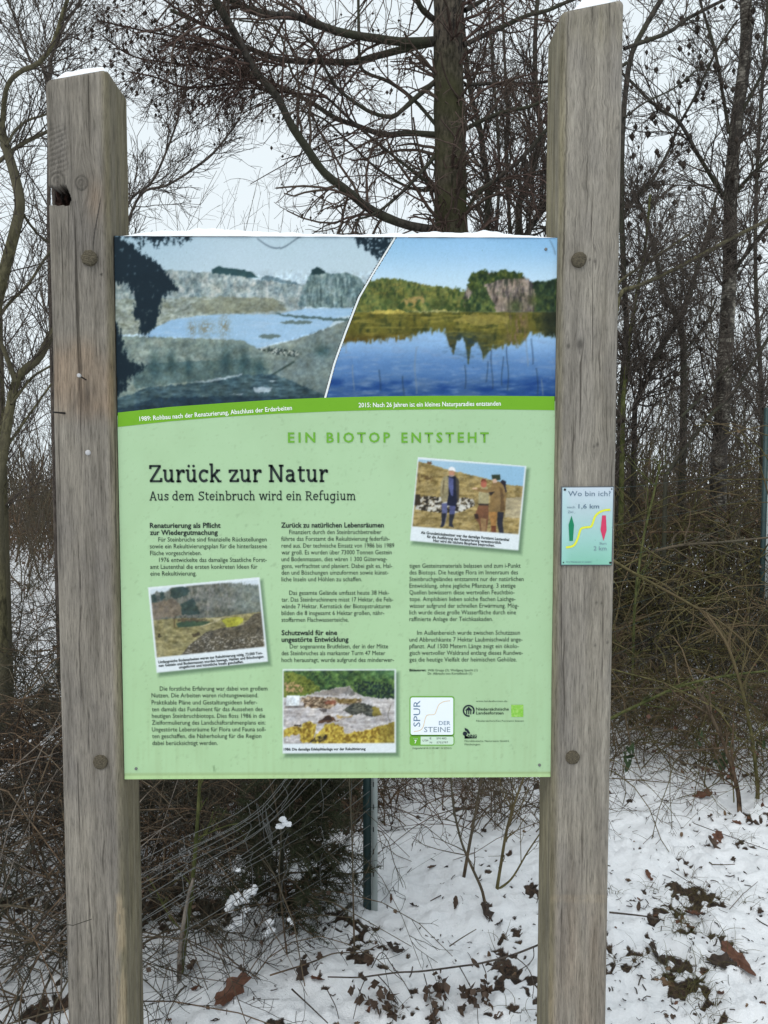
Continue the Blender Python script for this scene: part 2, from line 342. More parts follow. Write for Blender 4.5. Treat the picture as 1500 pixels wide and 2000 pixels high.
def post(x0, x1, topL, topR, side, m):
    rng = np.random.default_rng(3 if side < 0 else 4)
    zL = at(*topL, YF)[2]; zR = at(*topR, YF)[2]; zb = -0.35
    rc = 0.013; seg = []
    cx = [(x1-rc, YF+rc, -90, 0), (x1-rc, YB-rc, 0, 90), (x0+rc, YB-rc, 90, 180), (x0+rc, YF+rc, 180, 270)]
    ring = []; NE = (22, 22, 22, 72)
    for q in range(4):
        ax, ay, a0, a1 = cx[q]
        for a in np.linspace(a0, a1, 5): ring.append((ax+rc*math.cos(R(a)), ay+rc*math.sin(R(a))))
        bx, by, b0, _ = cx[(q+1) % 4]
        p = ring[-1]; e = (bx+rc*math.cos(R(b0)), by+rc*math.sin(R(b0)))
        for s in np.linspace(0, 1, NE[q]+1)[1:-1]: ring.append((p[0]+(e[0]-p[0])*s, p[1]+(e[1]-p[1])*s))
    ring = np.array(ring); K = len(ring)
    S = np.concatenate([np.linspace(0, 0.30, 40), np.linspace(0.303, 0.997, 620), [0.9985, 1.0]]); n = len(S)
    V = np.zeros((n, K, 3)); xm = (x0+x1)/2; ym = (YF+YB)/2
    zt = zL+(zR-zL)*(ring[:, 0]-x0)/(x1-x0)
    for i, s in enumerate(S):
        ins = 1.0 if s < 0.998 else (0.985 if s < 0.999 else 0.95)
        V[i, :, 0] = xm+(ring[:, 0]-xm)*ins; V[i, :, 1] = ym+(ring[:, 1]-ym)*ins; V[i, :, 2] = zb+s*(zt-zb)
    V = V.reshape(-1, 3); nrm = np.stack([V[:, 0]-xm, V[:, 1]-ym], 1)
    front = sstep(YF+0.012, YF+0.002, V[:, 1])
    wav = 0.0030*(fbm(V[:, 2]*2.5+side*7, V[:, 0]*9+V[:, 1]*9, 40, 3)-0.5)+0.0012*(fbm(V[:, 0]*180+V[:, 1]*180, V[:, 2]*7, 44, 2)-0.5)
    d = nrm/np.linalg.norm(nrm, axis=1, keepdims=True); V[:, :2] += d*wav[:, None]
    px, py = topx(V)
    col = np.zeros((len(V), 3)); mark = np.zeros((len(V), 3)); gr = V.copy()
    if side < 0:
        ns = 6*(fbm(px*0.12, py*0.12, 51, 3)-0.5)
        # rotten hole at the left edge, knots, stain, splintered corner
        e = np.maximum(np.maximum((88-px)/1, (px-(139-0.9*np.abs(py-384)))/8), np.maximum((362-py)/5, (py-(399+ns))/4))
        ins = (px > 80) & (px < 139+ns-0.35*np.abs(py-386)) & (py > 364+ns+0.2*(px-95)*(px < 118)) & (py < 400+0.5*ns)
        sidef = V[:, 0] < x0+0.006
        hole = ins & (V[:, 1] < 0.045)
        dpt = 0.034*(0.6+0.8*fbm(px*0.2, py*0.2, 53, 2)); fy_ = sstep(YF+0.05, YF, V[:, 1]); fx_ = sstep(x0+0.03, x0, V[:, 0]); V[:, 1] += np.where(hole, dpt*fy_, 0); V[:, 0] += np.where(hole, 0.006*fx_*fy_, 0)
        col[hole, 0] = 1.0
        rim = sstep(14, 0, np.hypot((px-118)/1.7, (py-382)/1.1)-12)*front*(~hole); mark[:, 0] = np.maximum(mark[:, 0], 0.45*rim*(py > 392))
        for kx, ky, kr, hgt in ((160, 358, 11, 0.004), (113, 354, 13, 0.005)):
            q = np.hypot(px-kx, (py-ky)*0.85)/kr
            V[:, 1] -= front*hgt*np.exp(-(q/1.3)**2)*(1+0.35*np.cos(q*9))
            mark[:, 0] = np.maximum(mark[:, 0], front*0.6*np.exp(-((q-1.05)/0.16)**2)); mark[:, 0] = np.maximum(mark[:, 0], front*0.4*np.exp(-((q-0.5)/0.14)**2))
            dx = px-kx; dy = py-ky
            push = 0.020*np.sign(dx+1e-6)*np.exp(-np.abs(dx)/30)*np.exp(-(dy/42)**2)
            gr[:, 0] -= push*front
        fl = sstep(30, 8, np.abs(px-112))*sstep(230, 260, py)*sstep(358, 335, py)*front       # slanting ripples above the hole
        rip = np.sin((py+0.45*(px-90))*0.62+3*fbm(px*0.05, py*0.05, 57, 2)); V[:, 1] -= 0.0011*fl*rip; mark[:, 0] = np.maximum(mark[:, 0], fl*0.35*(rip < -0.25))
        st = sstep(640, 700, py)*sstep(840, 790, py)*front*fbm(px*0.03, py*0.012, 60, 3); col[:, 1] = np.clip(st*0.75, 0, 1)
        st2 = front*np.exp(-((px-186)/16)**2)*np.exp(-((py-390)/40)**2); col[:, 1] = np.maximum(col[:, 1], 0.45*st2)
        dk = front*np.exp(-((px-170)/7)**2)*np.exp(-((py-775)/25)**2); mark[:, 0] = np.maximum(mark[:, 0], 0.5*dk)
        dk = front*np.exp(-((px-147)/5)**2)*np.exp(-((py-785)/22)**2); mark[:, 0] = np.maximum(mark[:, 0], 0.45*dk)
        sp = sstep(1735, 1765, py)*sstep(14, 5, np.abs(px-(236+0.01*(py-1750))-5*(fbm(py*0.03, px*0.01, 63, 2)-0.5)))*(fbm(px*0.16, py*0.03, 65, 3) > 0.44)
        mark[:, 1] = sp*0.5; V[:, 1] += 0.004*sp*fbm(px*0.4, py*0.04, 66, 2)
        ck = sstep(1.6, 0.5, np.abs(px-(193-0.10*(py-400)-3*np.sin(py*0.03))))*sstep(380, 400, py)*sstep(495, 480, py)*front; mark[:, 0] = np.maximum(mark[:, 0], ck)
        ck = sstep(1.5, 0.5, np.abs(px-(173+0.006*(py-1300)+2*np.sin(py*0.02))))*sstep(1380, 1400, py)*sstep(1478, 1460, py)*front; mark[:, 0] = np.maximum(mark[:, 0], 0.7*ck)
        ck = sstep(4, 1, np.hypot(px-198, py-536)); mark[:, 0] = np.maximum(mark[:, 0], ck*front)
        inner = sstep(x1-0.022, x1-0.002, V[:, 0])
    else:
        ck = sstep(1.4, 0.5, np.abs(px-(1190+0.02*py)))*sstep(60, 30, py)*front; mark[:, 0] = np.maximum(mark[:, 0], 0.7*ck)
        for hx, hy, hr in ((1133, 672, 9), (1110, 676, 5), (1167, 868, 4), (1160, 872, 3), (1162, 510, 4), (1152, 507, 3), (1206, 250, 4), (1175, 1178, 3), (1165, 1177, 3), (1186, 1255, 3), (1162, 1261, 3)):
            ck = sstep(1.2, 0.3, np.hypot(px-hx, (py-hy)*0.8)/hr)*front; mark[:, 0] = np.maximum(mark[:, 0], 0.6*ck)
            gr[:, 0] -= front*0.006*np.sign(px-hx+1e-6)*np.exp(-np.abs(px-hx)/14)*np.exp(-((py-hy)/22)**2)
        gr[:, 0] += front*0.0070*(fbm(px*0.035, py*0.055, 72, 3)-0.5)*sstep(760, 300, py)      # wavy figure of the upper post
        gr[:, 2] += 0.0
        mark[:, 1] = 0.22*front*sstep(1745, 1750, py)*sstep(1768, 1758, py)*fbm(px*0.1, py*0.2, 68, 2)
        col[:, 1] = 0.35*front*sstep(1500, 1900, py)*fbm(px*0.05, py*0.006, 69, 2)
        col[:, 2] = 0.6*front*sstep(120, 40, py)*fbm(px*0.08, py*0.01, 70, 2)
        inner = sstep(x0+0.022, x0+0.002, V[:, 0])
    crk = ((112, 900, 1180, .02), (150, 1020, 1400, .03), (205, 1150, 1330, .02), (141, 560, 690, .03), (168, 1620, 1990, .04), (200, 1560, 1760, .03), (128, 200, 330, .03), (176, 190, 300, .02)) if side < 0 else \
          ((1122, 780, 940, -.02), (1180, 1130, 1420, -.02), (1105, 1180, 1460, -.02), (1160, 330, 520, -.02), (1140, 1560, 1740, -.02), (1100, 1650, 2000, -.02), (1175, 620, 800, -.03))
    for cx_, ya, yb_, sl_ in crk:
        lx_ = cx_+sl_*(py-ya)+4.5*(fbm(py*0.013+cx_, py*0+cx_, 81, 3)-0.5)*2
        m_ = sstep(1.7, 0.4, np.abs(px-lx_))*sstep(ya, ya+90, py)*sstep(yb_, yb_-90, py)*front*(0.45+0.55*sstep(0.35, 0.5, fbm(py*0.03, px*0+cx_, 83, 2)))
        mark[:, 0] = np.maximum(mark[:, 0], 0.6*m_); V[:, 1] += 0.003*m_
    col[:, 2] = np.maximum(col[:, 2], np.clip(0.95*inner*(0.4+1.0*fbm(V[:, 1]*60, V[:, 2]*4, 71, 3)), 0, 1))
    idx = np.arange(n*K).reshape(n, K); nx = np.roll(idx, -1, 1)
    F = np.stack([idx[:-1], nx[:-1], nx[1:], idx[1:]], -1).reshape(-1, 4)
    c = V[-K:].mean(0); V = np.vstack([V, c]); col = np.vstack([col, col[-1:]]); mark = np.vstack([mark, mark[-1:]]); gr = np.vstack([gr, gr[-1:]])
    T = np.stack([idx[-1], nx[-1], np.full(K, n*K)], 1)
    gr[:, 0] += side*3.0
    return obj('post', raw_mesh('post', V, [F, T], col=col, attrs={'grain': gr, 'mark': mark}), m, board)
XL0, XL1 = at(97, 600, YF)[0], at(219.5, 600, YF)[0]
XR0, XR1 = at(1088, 700, YF)[0], at(1208, 700, YF)[0]
M['oakL'] = wood_mat('weathered_oak', 1.04, 0.82); M['oakR'] = wood_mat('weathered_oak_pale', 1.03, 0.97)
postL = post(XL0, XL1, (88, 156), (200, 135), -1, M['oakL']); tag(postL, 'oak post with a rotten hole and knot near its top')
postR = post(XR0, XR1, (1098, 22), (1218, -2), 1, M['oakR']); tag(postR, 'taller pale oak post carrying the small plaque')

def disc(c, r, h, k=20, bev=0.25, dome=0.0, rng=None, axis=(0, -1, 0)):
    "short round peg standing out of a face towards the viewer; c is the centre on the face"
    a = np.arange(k)*2*math.pi/k; mb = MB(); V = []
    prof = [(r, 0.004), (r, -h*(1-bev)), (r*(1-0.4*bev), -h), (r*0.55, -h-dome*0.7)]
    for rr, yy in prof:
        j = 1 if rng is None else 1+rng.normal(size=k)*0.03
        V += list(np.stack([c[0]+rr*j*np.cos(a), np.full(k, c[1]+yy), c[2]+rr*j*np.sin(a)], 1))
    V.append((c[0], c[1]-h-dome, c[2])); V = np.array(V); m = len(prof)
    idx = np.arange(m*k).reshape(m, k); nx = np.roll(idx, -1, 1)
    mb.add(V, np.stack([idx[:-1], idx[1:], nx[1:], nx[:-1]], -1).reshape(-1, 4))
    mb.F.setdefault(3, []).append(np.stack([idx[-1], np.full(k, m*k), nx[-1]], 1))
    return mb
pegm = mat('oak_peg', (0.16, 0.135, 0.09), 0.9); t_ = NT(pegm); f_ = t_.noise(t_.pos((1, 1, 2.5)), 260, 4, 0.7)
t_.base(t_.ramp(f_, [(0.36, (0.032, 0.027, 0.018)), (0.64, (0.14, 0.118, 0.08))])); t_.bump(f_, 0.7, 0.003)
rg = np.random.default_rng(8)
for p, (x, y, r) in ((postL, (176, 505, 15)), (postL, (197, 1488, 14.5)), (postR, (1130, 508, 14.5)), (postR, (1118, 1479, 14))):
    obj('wooden_peg', disc(at(x, y, YF), r/FPX*1.75, 0.010 if y < 600 else 0.005, 22, 0.35, 0.001, rg).mesh('peg'), pegm, p)
def stick(name, pts, r, m, parent, k=8):
    P = np.array([pts]); Rr = np.array([r]); V, F = tubes(P, Rr, k); mb = MB(); mb.add(V, F)
    mb.F.setdefault(k, []).append(np.array([np.arange(k)[::-1]])); mb.F[k].append(np.array([np.arange(k)+len(V)-k]))
    return obj(name, mb.mesh(name), m, parent)
a_ = at(169, 743, YF); b_ = at(154, 733, YF-0.030)
stick('bent_nail', [a_+(0, 0.01, 0), a_*0.5+b_*0.5, b_], [0.0016, 0.0016, 0.0016], M['iron'], postL)
obj('bent_nail_head', disc(b_, 0.0042, 0.0015, 14).mesh('head'), M['zinc'], postL)
a_ = at(126, 807, YF); b_ = at(104, 805, YF-0.045)
stick('black_nail', [a_+(0, 0.012, 0), a_, a_*0.45+b_*0.55, b_], [0.0026, 0.0026, 0.0019, 0.0019], M['iron'], postL)
obj('tack_head', disc(at(172, 884, YF), 0.0062, 0.003, 16, 0.5, 0.001).mesh('tack'), M['zinc'], postL)

# ---------------------------------------------------------------- panel and its printed pictures
def layer(i): return YP-0.00016*i
GREEN = (181, 212, 170)
def panel_xz(px, py):
    p = at(px, py, YP); return p[..., 0], p[..., 2]
mb = MB(); box(mb, (-0.5, YP+0.0004, PZ0), (0.5, YP+0.024, PZ0+PH)); pm = mb.mesh('panel', smooth=False)
panel = obj('panel', pm, M['panel_edge'], board); tag(panel, 'rectangular green printed panel of the board')
def sheet(name, x0, y0, x1, y1, step, paint, lay, parent, Y=None, label=None, warp=None, clip=None):
    "printed sheet: a fine grid over the photo rectangle, coloured by paint(px, py) -> sRGB 0..255"
    nx = max(2, int((x1-x0)/step)+1); ny = max(2, int((y1-y0)/step)+1)
    U, Vv = np.meshgrid(np.linspace(0, 1, nx), np.linspace(0, 1, ny))
    PX = x0+(x1-x0)*U; PY = y0+(y1-y0)*Vv
    if warp is not None: PX, PY = warp(U, Vv)
    P = at(PX, PY, YP); P = P.reshape(-1, 3); P[:, 1] = layer(lay) if Y is None else Y
    fx_, fy_ = PX.ravel(), PY.ravel(); h_ = step*0.42
    c = sum(paint(fx_+dx*h_, fy_+dy*h_) for dx, dy in ((-1, -0.4), (0.4, -1), (1, 0.4), (-0.4, 1)))/4 if step < 3 else paint(fx_, fy_)
    if step < 2:
        q_ = c.reshape(ny, nx, 3)
        for ax_ in (0, 1): q_ = 0.5*q_+0.25*(np.concatenate([np.take(q_, [0], ax_), np.delete(q_, -1, ax_)], ax_)+np.concatenate([np.delete(q_, 0, ax_), np.take(q_, [-1], ax_)], ax_))
        c = 0.5*c+0.5*q_.reshape(-1, 3)
        g_ = c.mean(1, keepdims=True); c = 118+(c-118)*1.08+(c-g_)*0.04 if name != 'snapshot_print' else c
        c = c*(1+0.035*(fbm(fx_/2.1, fy_/2.1, 990, 2)-0.5)*2)[:, None]
    c = np.minimum(lin(np.clip(c, 0, 255))*PG*np.array([1.0, 1.0, 1.02]), 0.93)
    F = grid_faces(nx, ny)[:, ::-1]
    if clip is not None:
        keep = clip(PX.ravel(), PY.ravel()); F = F[keep[F].all(1)]
    o = obj(name, raw_mesh(name, P, F, col=c, smooth=False), M['print'], parent)
    if label: tag(o, label)
    return o
def full(px, c): return np.repeat(np.array([c], float), len(px), 0)
def blend(c, m, new):
    m = np.clip(m, 0, 1)[:, None]; return c*(1-m)+np.asarray(new, float)*m
def inp(x, y, pts):
    pts = np.asarray(pts, float); r = np.zeros(len(x), bool); n = len(pts)
    for i in range(n):
        xa, ya = pts[i]; xb, yb = pts[i-1]
        if ya == yb: continue
        r ^= ((ya > y) != (yb > y)) & (x < (xb-xa)*(y-ya)/(yb-ya)+xa)
    return r.astype(float)
def rough(x, y, amp, sc, s):
    return x+amp*2*(fbm(x/sc, y/sc, s, 3)-0.5), y+amp*2*(fbm(x/sc+50, y/sc, s+9, 3)-0.5)
def mott(x, y, sx, sy, s, o=4): return np.clip((fbm(x/sx, y/sy, s, o)-0.5)*3.4+(vnoise(x/sx*5+3, y/sy*5, s+77)-0.5)*0.35, -1, 1)
curve_x = lambda y: np.interp(y, [461, 466, 536, 581, 648, 709, 776, 790], [771, 769, 726, 700, 674, 652, 634, 630])
band_top = lambda x: np.interp(x, [215, 229, 330, 440, 540, 629, 740, 844, 960, 1095], [808.5, 806, 795, 787, 780.5, 777, 774, 773, 773, 774])
band_bot = lambda x: np.interp(x, [215, 231, 330, 440, 540, 660, 740, 844, 960, 1095], [836.5, 834, 823, 814, 808, 803, 801, 799.5, 799.5, 801.5])
def grainy(px, py, c, land, s, dark=1.0):
    t = 0.11*mott(px, py, 5.5, 5.0, s)+0.10*mott(px, py, 2.3, 2.3, s+7, 2)
    sh = mott(px, py, 26, 14, s+13)*0.10
    k = 1+land*(t+sh); m = c.mean(1, keepdims=True)
    c = c*np.clip(k, 0.35, 1.6)[:, None]*(1-land*(1-dark))[:, None]
    return c+(land*mott(px, py, 9, 9, s+19)*3)[:, None]*np.array([1.0, 0.3, -1.0])
def quarry(px, py):
    X = (px-200)*3.26; Y = (py-440)*3.26
    c = full(px, (170, 192, 205)); c = blend(c, sstep(300, 900, X)*0.7, (190, 207, 217)); c = blend(c, sstep(60, 350, Y)*0.35, (200, 212, 218))
    xr, yr = rough(X, Y, 10, 22, 101)
    m = inp(xr, yr, [(0, 330), (330, 300), (420, 283), (560, 292), (720, 300), (850, 315), (980, 345), (1120, 365), (1290, 380), (1290, 560), (0, 640)])
    c = blend(c, m, (148, 160, 160)); t = mott(X, Y, 30, 46, 103); t2 = mott(X, Y, 9, 16, 104)
    c = blend(c, m*np.clip(t*0.9+t2*0.5, 0, 1), (188, 190, 186)); c = blend(c, m*np.clip(-t*0.7-t2*0.6, 0, 1), (96, 112, 116))
    m = inp(xr, yr, [(700, 275), (740, 262), (830, 275), (960, 300), (990, 335), (940, 335), (700, 302)]); c = blend(c, m, (52, 78, 82))
    m = inp(xr, yr, [(1010, 330), (1050, 322), (1130, 340), (1230, 365), (1250, 380), (1010, 348)]); c = blend(c, m*0.8, (86, 108, 116))
    m = inp(xr, yr, [(0, 470), (420, 465), (760, 452), (1080, 460), (1160, 500), (1180, 545), (700, 570), (420, 605), (300, 690), (0, 700)])
    c = blend(c, m, (146, 154, 146)); t = mott(X, Y, 26, 10, 107); c = blend(c, m*np.clip(t, 0, 1)*0.8, (112, 118, 104)); c = blend(c, m*np.clip(-t, 0, 1)*0.7, (172, 178, 172))
    m = inp(xr, yr, [(560, 500), (760, 455), (1090, 462), (1180, 545), (900, 556), (620, 560)]); c = blend(c, m*0.65, (128, 130, 112))
    m = inp(xr, yr, [(1245, 500), (1290, 370), (1325, 310), (1360, 300), (1440, 305), (1560, 300), (1640, 335), (1740, 500), (1700, 530), (1250, 520)])
    t = mott(X, Y, 12, 60, 110); t2 = mott(X, Y, 8, 12, 111); c = blend(c, m, (112, 132, 132)); c = blend(c, m*np.clip(t+0.5*t2, 0, 1), (152, 166, 166)); c = blend(c, m*np.clip(-t-0.5*t2, 0, 1), (70, 88, 92))
    m = inp(xr, yr, [(1325, 310), (1335, 285), (1370, 268), (1415, 285), (1425, 305), (1380, 312)]); c = blend(c, m, (40, 62, 66))
    m = inp(*rough(X, Y, 4, 30, 112), [(280, 695), (340, 650), (440, 602), (600, 578), (760, 566), (1100, 568), (1290, 530), (1520, 528), (1700, 530), (1650, 560), (1500, 590), (1440, 650), (1250, 720), (1120, 750), (975, 785), (900, 738), (700, 722), (300, 712)])
    c = blend(c, m, (152, 184, 212)); c = blend(c, m*sstep(500, 900, X)*0.5, (165, 192, 214)); c = blend(c, m*np.clip(mott(X, Y, 60, 8, 113), 0, 1)*0.5, (182, 202, 220))
    for ex, ey, rx, ry in ((1235, 618, 105, 11), (1060, 708, 70, 14)): c = blend(c, (np.hypot((xr-ex)/rx, (yr-ey)/ry) < 1)*1.0, (104, 120, 118))
    c = blend(c, inp(xr, yr, [(1110, 562), (1500, 592), (1640, 590), (1640, 612), (1480, 610), (1120, 575)]), (84, 104, 104))
    m = inp(xr, yr, [(0, 700), (300, 712), (700, 722), (900, 738), (1000, 790), (1250, 720), (1440, 650), (1700, 560), (1760, 1150), (0, 1250)])
    c = blend(c, m, (126, 140, 134)); t = mott(X, Y, 90, 50, 116); c = blend(c, m*np.clip(t, 0, 1)*0.7, (154, 162, 152)); c = blend(c, m*np.clip(-t, 0, 1)*0.55, (98, 114, 112))
    c = blend(c, m*np.clip(mott(X, Y, 12, 7, 117), 0, 1)*0.4, (168, 176, 170))
    c = blend(c, m*sstep(1080, 1300, X)*0.55, (112, 122, 120))
    c = blend(c, 0.75*inp(*rough(X, Y, 10, 30, 118), [(1090, 850), (1216, 872), (1440, 760), (1700, 600), (1760, 1150), (1380, 1080), (1230, 1000), (1080, 960)]), (116, 130, 130))
    c = blend(c, 0.55*inp(xr, yr, [(200, 900), (420, 872), (650, 862), (960, 850), (1060, 930), (1040, 965), (640, 985), (200, 1040)]), (66, 90, 92))
    c = blend(c, 0.85*sstep(9, 3, np.abs((X-1063)*0.511+(Y-963)*0.86))*(X > 1050)*(X < 1225), (52, 68, 66))
    for tx, ty, tw, th in ((330, 890, 42, 75), (440, 880, 46, 75), (545, 900, 32, 60), (790, 860, 46, 80), (900, 870, 40, 80), (1000, 900, 46, 60), (1400, 800, 70, 40)):
        c = blend(c, 0.85*np.exp(-(((xr-tx)/(tw*0.8))**2+((yr-ty)/th)**2)), (56, 80, 84))
    m = inp(xr, yr, [(60, 1120), (300, 1030), (600, 1005), (900, 950), (1100, 950), (1250, 1010), (1420, 1080), (1440, 1200), (60, 1280)]); t = mott(X, Y, 50, 9, 120)
    c = blend(c, m*0.85, (62, 84, 92)); c = blend(c, m*np.clip(t, 0, 1)*0.8, (104, 126, 134)); c = blend(c, m*np.clip(-t, 0, 1)*0.7, (38, 56, 66))
    m = inp(xr, yr, [(70, 1180), (350, 1095), (800, 1090), (1380, 1095), (1400, 1180), (70, 1260)]); c = blend(c, m*0.7, (34, 52, 66))
    for a in ([(560, 998), (680, 985), (900, 940), (880, 955), (690, 1000)], [(960, 1030), (1080, 1035), (1060, 1060), (980, 1065)], [(800, 1080), (900, 1070), (890, 1085)], [(1050, 990), (1110, 985), (1090, 1000)]):
        c = blend(c, inp(xr, yr, a), (168, 182, 190))
    m = inp(xr, yr, [(990, 790), (1060, 775), (1250, 800), (1240, 840), (1140, 830), (1010, 800)]); c = blend(c, m*(mott(X, Y, 9, 9, 122) > 0), (196, 200, 192)); c = blend(c, m*(mott(X, Y, 9, 9, 123) > 0.1), (60, 72, 70))
    for tx, ty, tw, th in ((570, 660, 26, 55), (660, 655, 50, 50), (775, 640, 34, 75)):
        m = np.exp(-(((X-tx)/tw)**2+((Y-ty)/th)**2))*(mott(X, Y, 6, 10, 125) > -0.15)
        c = blend(c, m*0.9, (128, 124, 104))
    land = np.clip(sstep(270, 330, Y)*(1-0.85*inp(X, Y, [(280, 695), (440, 602), (760, 566), (1290, 530), (1700, 530), (1440, 650), (975, 785), (700, 722)])), 0, 1)
    c = grainy(px, py, c, land, 411, 1.0); c = blend(c, 0.25*inp(X, Y, [(60, 760), (900, 760), (1100, 960), (1440, 1000), (1440, 1250), (60, 1290)])*np.clip(0.2+mott(X, Y, 36, 60, 419), 0, 1), (40, 54, 56))
    xf = X+26*2*(fbm(X/9, Y/46, 130, 3)-0.5)+9*mott(X, Y, 5, 9, 133); yf = Y+30*2*(fbm(X/10, Y/30, 139, 3)-0.5)+16*mott(X, Y, 5, 14, 136)
    d = np.maximum(inp(xf, yf, [(0, 60), (90, 60), (150, 95), (260, 190), (340, 232), (420, 315), (485, 400), (440, 425), (390, 440), (372, 520), (352, 590), (330, 650), (290, 695), (232, 690), (228, 600), (190, 580), (205, 480), (170, 365), (95, 370), (0, 380)]),
                   inp(xf, yf, [(0, 600), (90, 620), (118, 700), (150, 820), (180, 872), (285, 895), (225, 945), (175, 965), (145, 1050), (95, 1080), (0, 1090)]))
    d = np.maximum(d, inp(xf, yf, [(150, 40), (590, 40), (570, 85), (500, 118), (440, 95), (420, 125), (370, 100), (350, 150), (290, 90), (240, 150), (200, 80), (150, 80)])*(mott(X, Y, 12, 20, 131) > -0.35))
    d = np.maximum(d, inp(xf, yf, [(1580, 40), (1880, 40), (1800, 190), (1760, 210), (1700, 170), (1640, 140), (1600, 90)])*(mott(X, Y, 12, 12, 132) > -0.5))
    c = blend(c, d*(0.97-0.4*(mott(X, Y, 16, 26, 134) > 0.85)), (24, 40, 50))
    c = blend(c, sstep(7, 3, np.abs(Y-(60+90*np.exp(-((X-1120)/130)**2)-0.12*np.abs(X-1120)+(X < 1130)*12*np.sin(X*0.02))))*(X > 985)*(X < 1360)*0.6, (60, 72, 84))
    return c
def lake(px, py):
    X = (px-620)*3.125; Y = (py-440)*3.125
    c = full(px, (150, 190, 222)); c = blend(c, sstep(60, 420, Y)*0.85, (205, 224, 236)); c = blend(c, sstep(900, 1500, X)*0.3*sstep(300, 60, Y), (126, 174, 214))
    xr, yr = rough(X, Y, 13, 14, 141)
    m = inp(xr, yr, [(200, 360), (330, 338), (400, 325), (470, 328), (560, 340), (700, 368), (830, 385), (920, 410), (1000, 540), (180, 545)])
    t = mott(X, Y, 16, 22, 143); t2 = mott(X, Y, 50, 26, 144); c = blend(c, m, (108, 116, 66)); c = blend(c, m*np.clip(t, 0, 1), (62, 82, 50)); c = blend(c, m*np.clip(t2, 0, 1)*0.8, (150, 138, 74)); c = blend(c, m*np.clip(-t, 0, 1)*0.6, (144, 142, 84))
    m = inp(xr, yr, [(500, 460), (640, 425), (660, 470), (560, 500)]); c = blend(c, m*0.6, (186, 148, 100))
    m = inp(xr, yr, [(1300, 350), (1400, 335), (1520, 318), (1520, 540), (1290, 540)]); c = blend(c, m, (50, 66, 48)); c = blend(c, m*np.clip(t, 0, 1), (84, 96, 56)); c = blend(c, m*np.clip(-t, 0, 1), (28, 42, 34))
    m = inp(xr, yr, [(890, 440), (925, 340), (950, 300), (1030, 285), (1100, 300), (1240, 300), (1310, 350), (1335, 430), (1330, 540), (900, 540)])
    t3 = mott(X, Y, 11, 50, 146); c = blend(c, m, (128, 116, 108)); c = blend(c, m*np.clip(t3*1.3, 0, 1), (172, 156, 142)); c = blend(c, m*np.clip(-t3*1.3, 0, 1), (72, 66, 66))
    m = inp(xr, yr, [(915, 370), (940, 295), (1020, 268), (1045, 300), (1140, 270), (1180, 285), (1250, 292), (1255, 330), (1160, 320), (1060, 350), (1000, 360), (960, 430)]); c = blend(c, m, (62, 78, 44)); c = blend(c, m*np.clip(t, 0, 1), (110, 116, 62)); c = blend(c, m*np.clip(-t, 0, 1), (32, 46, 34))
    m = inp(xr, yr, [(980, 345), (1010, 330), (1040, 400), (1085, 500), (1090, 550), (890, 550), (900, 470), (950, 400)]); c = blend(c, m*0.92, (70, 88, 52)); c = blend(c, m*np.clip(t, 0, 1), (118, 126, 70)); c = blend(c, m*np.clip(-t, 0, 1), (36, 54, 38))
    m = inp(xr, yr, [(820, 440), (840, 370), (900, 400), (900, 540), (420, 540), (400, 460), (600, 450), (700, 470)]); c = blend(c, m*np.clip(0.3+t, 0, 1), (64, 84, 48))
    for bx, by, br in ((1205, 495, 42), (1330, 460, 40), (740, 490, 60), (440, 460, 50)):
        c = blend(c, 0.8*np.exp(-((xr-bx)**2+(yr-by)**2)/br**2), (78, 90, 52))
    W = sstep(526, 532, yr*0.25+Y*0.75)
    refl = np.interp(X, [100, 160, 400, 560, 700, 780, 800, 830, 850, 900, 920, 940, 990, 1010, 1050, 1100, 1240, 1300, 1450, 1520], [730, 718, 702, 682, 642, 645, 720, 785, 690, 700, 850, 740, 720, 815, 755, 742, 722, 655, 680, 690])
    c = blend(c, W, (150, 184, 220)); c = blend(c, W*sstep(680, 880, Y), (92, 128, 174)); c = blend(c, W*sstep(880, 1010, Y), (52, 86, 136))
    s = mott(X, Y, 60, 11, 150); s2 = mott(X, Y, 130, 40, 151); c = blend(c, W*np.clip(s, 0, 1)*0.55, (136, 158, 188)); c = blend(c, W*np.clip(s2, 0, 1)*0.7*sstep(900, 960, Y), (24, 60, 122)); c = blend(c, W*np.clip(-s2, 0, 1)*0.5*sstep(860, 960, Y), (104, 124, 148))
    rr = W*sstep(14, -14, Y-refl-22*mott(X, Y, 13, 30, 152)); t = mott(X, Y, 22, 34, 153)
    c = blend(c, rr, (104, 100, 48)); c = blend(c, rr*np.clip(t, 0, 1), (60, 66, 36)); c = blend(c, rr*np.clip(mott(X, Y, 80, 12, 154), 0, 1)*0.8, (148, 138, 72))
    c = blend(c, rr*sstep(640, 720, Y)*sstep(900, 760, X)*0.55, (84, 60, 26)); c = blend(c, rr*sstep(1300, 1420, X)*0.8, (34, 42, 36)); c = blend(c, rr*np.exp(-((X-1220)/60)**2)*np.clip(0.4+mott(X, Y, 9, 40, 155), 0, 1), (132, 108, 92))
    c = blend(c, rr*np.exp(-((X-900)/150)**2)*sstep(630, 680, Y)*np.clip(0.75+0.6*mott(X, Y, 30, 9, 157), 0, 1), (52, 64, 60)); c = blend(c, W*np.exp(-((X-905)/130)**2)*sstep(690, 730, Y)*sstep(860, 780, Y)*np.clip(mott(X, Y, 34, 10, 158)+0.1, 0, 1)*0.7, (66, 84, 92))
    for pts, q in (([(300, 535), (360, 520), (500, 518), (560, 528), (420, 548)], (196, 178, 96)), ([(720, 520), (780, 512), (790, 530), (730, 536)], (176, 166, 96)), ([(540, 524), (720, 520), (900, 528), (700, 532)], (178, 172, 120))):
        c = blend(c, inp(xr, yr, pts)*0.9, q)
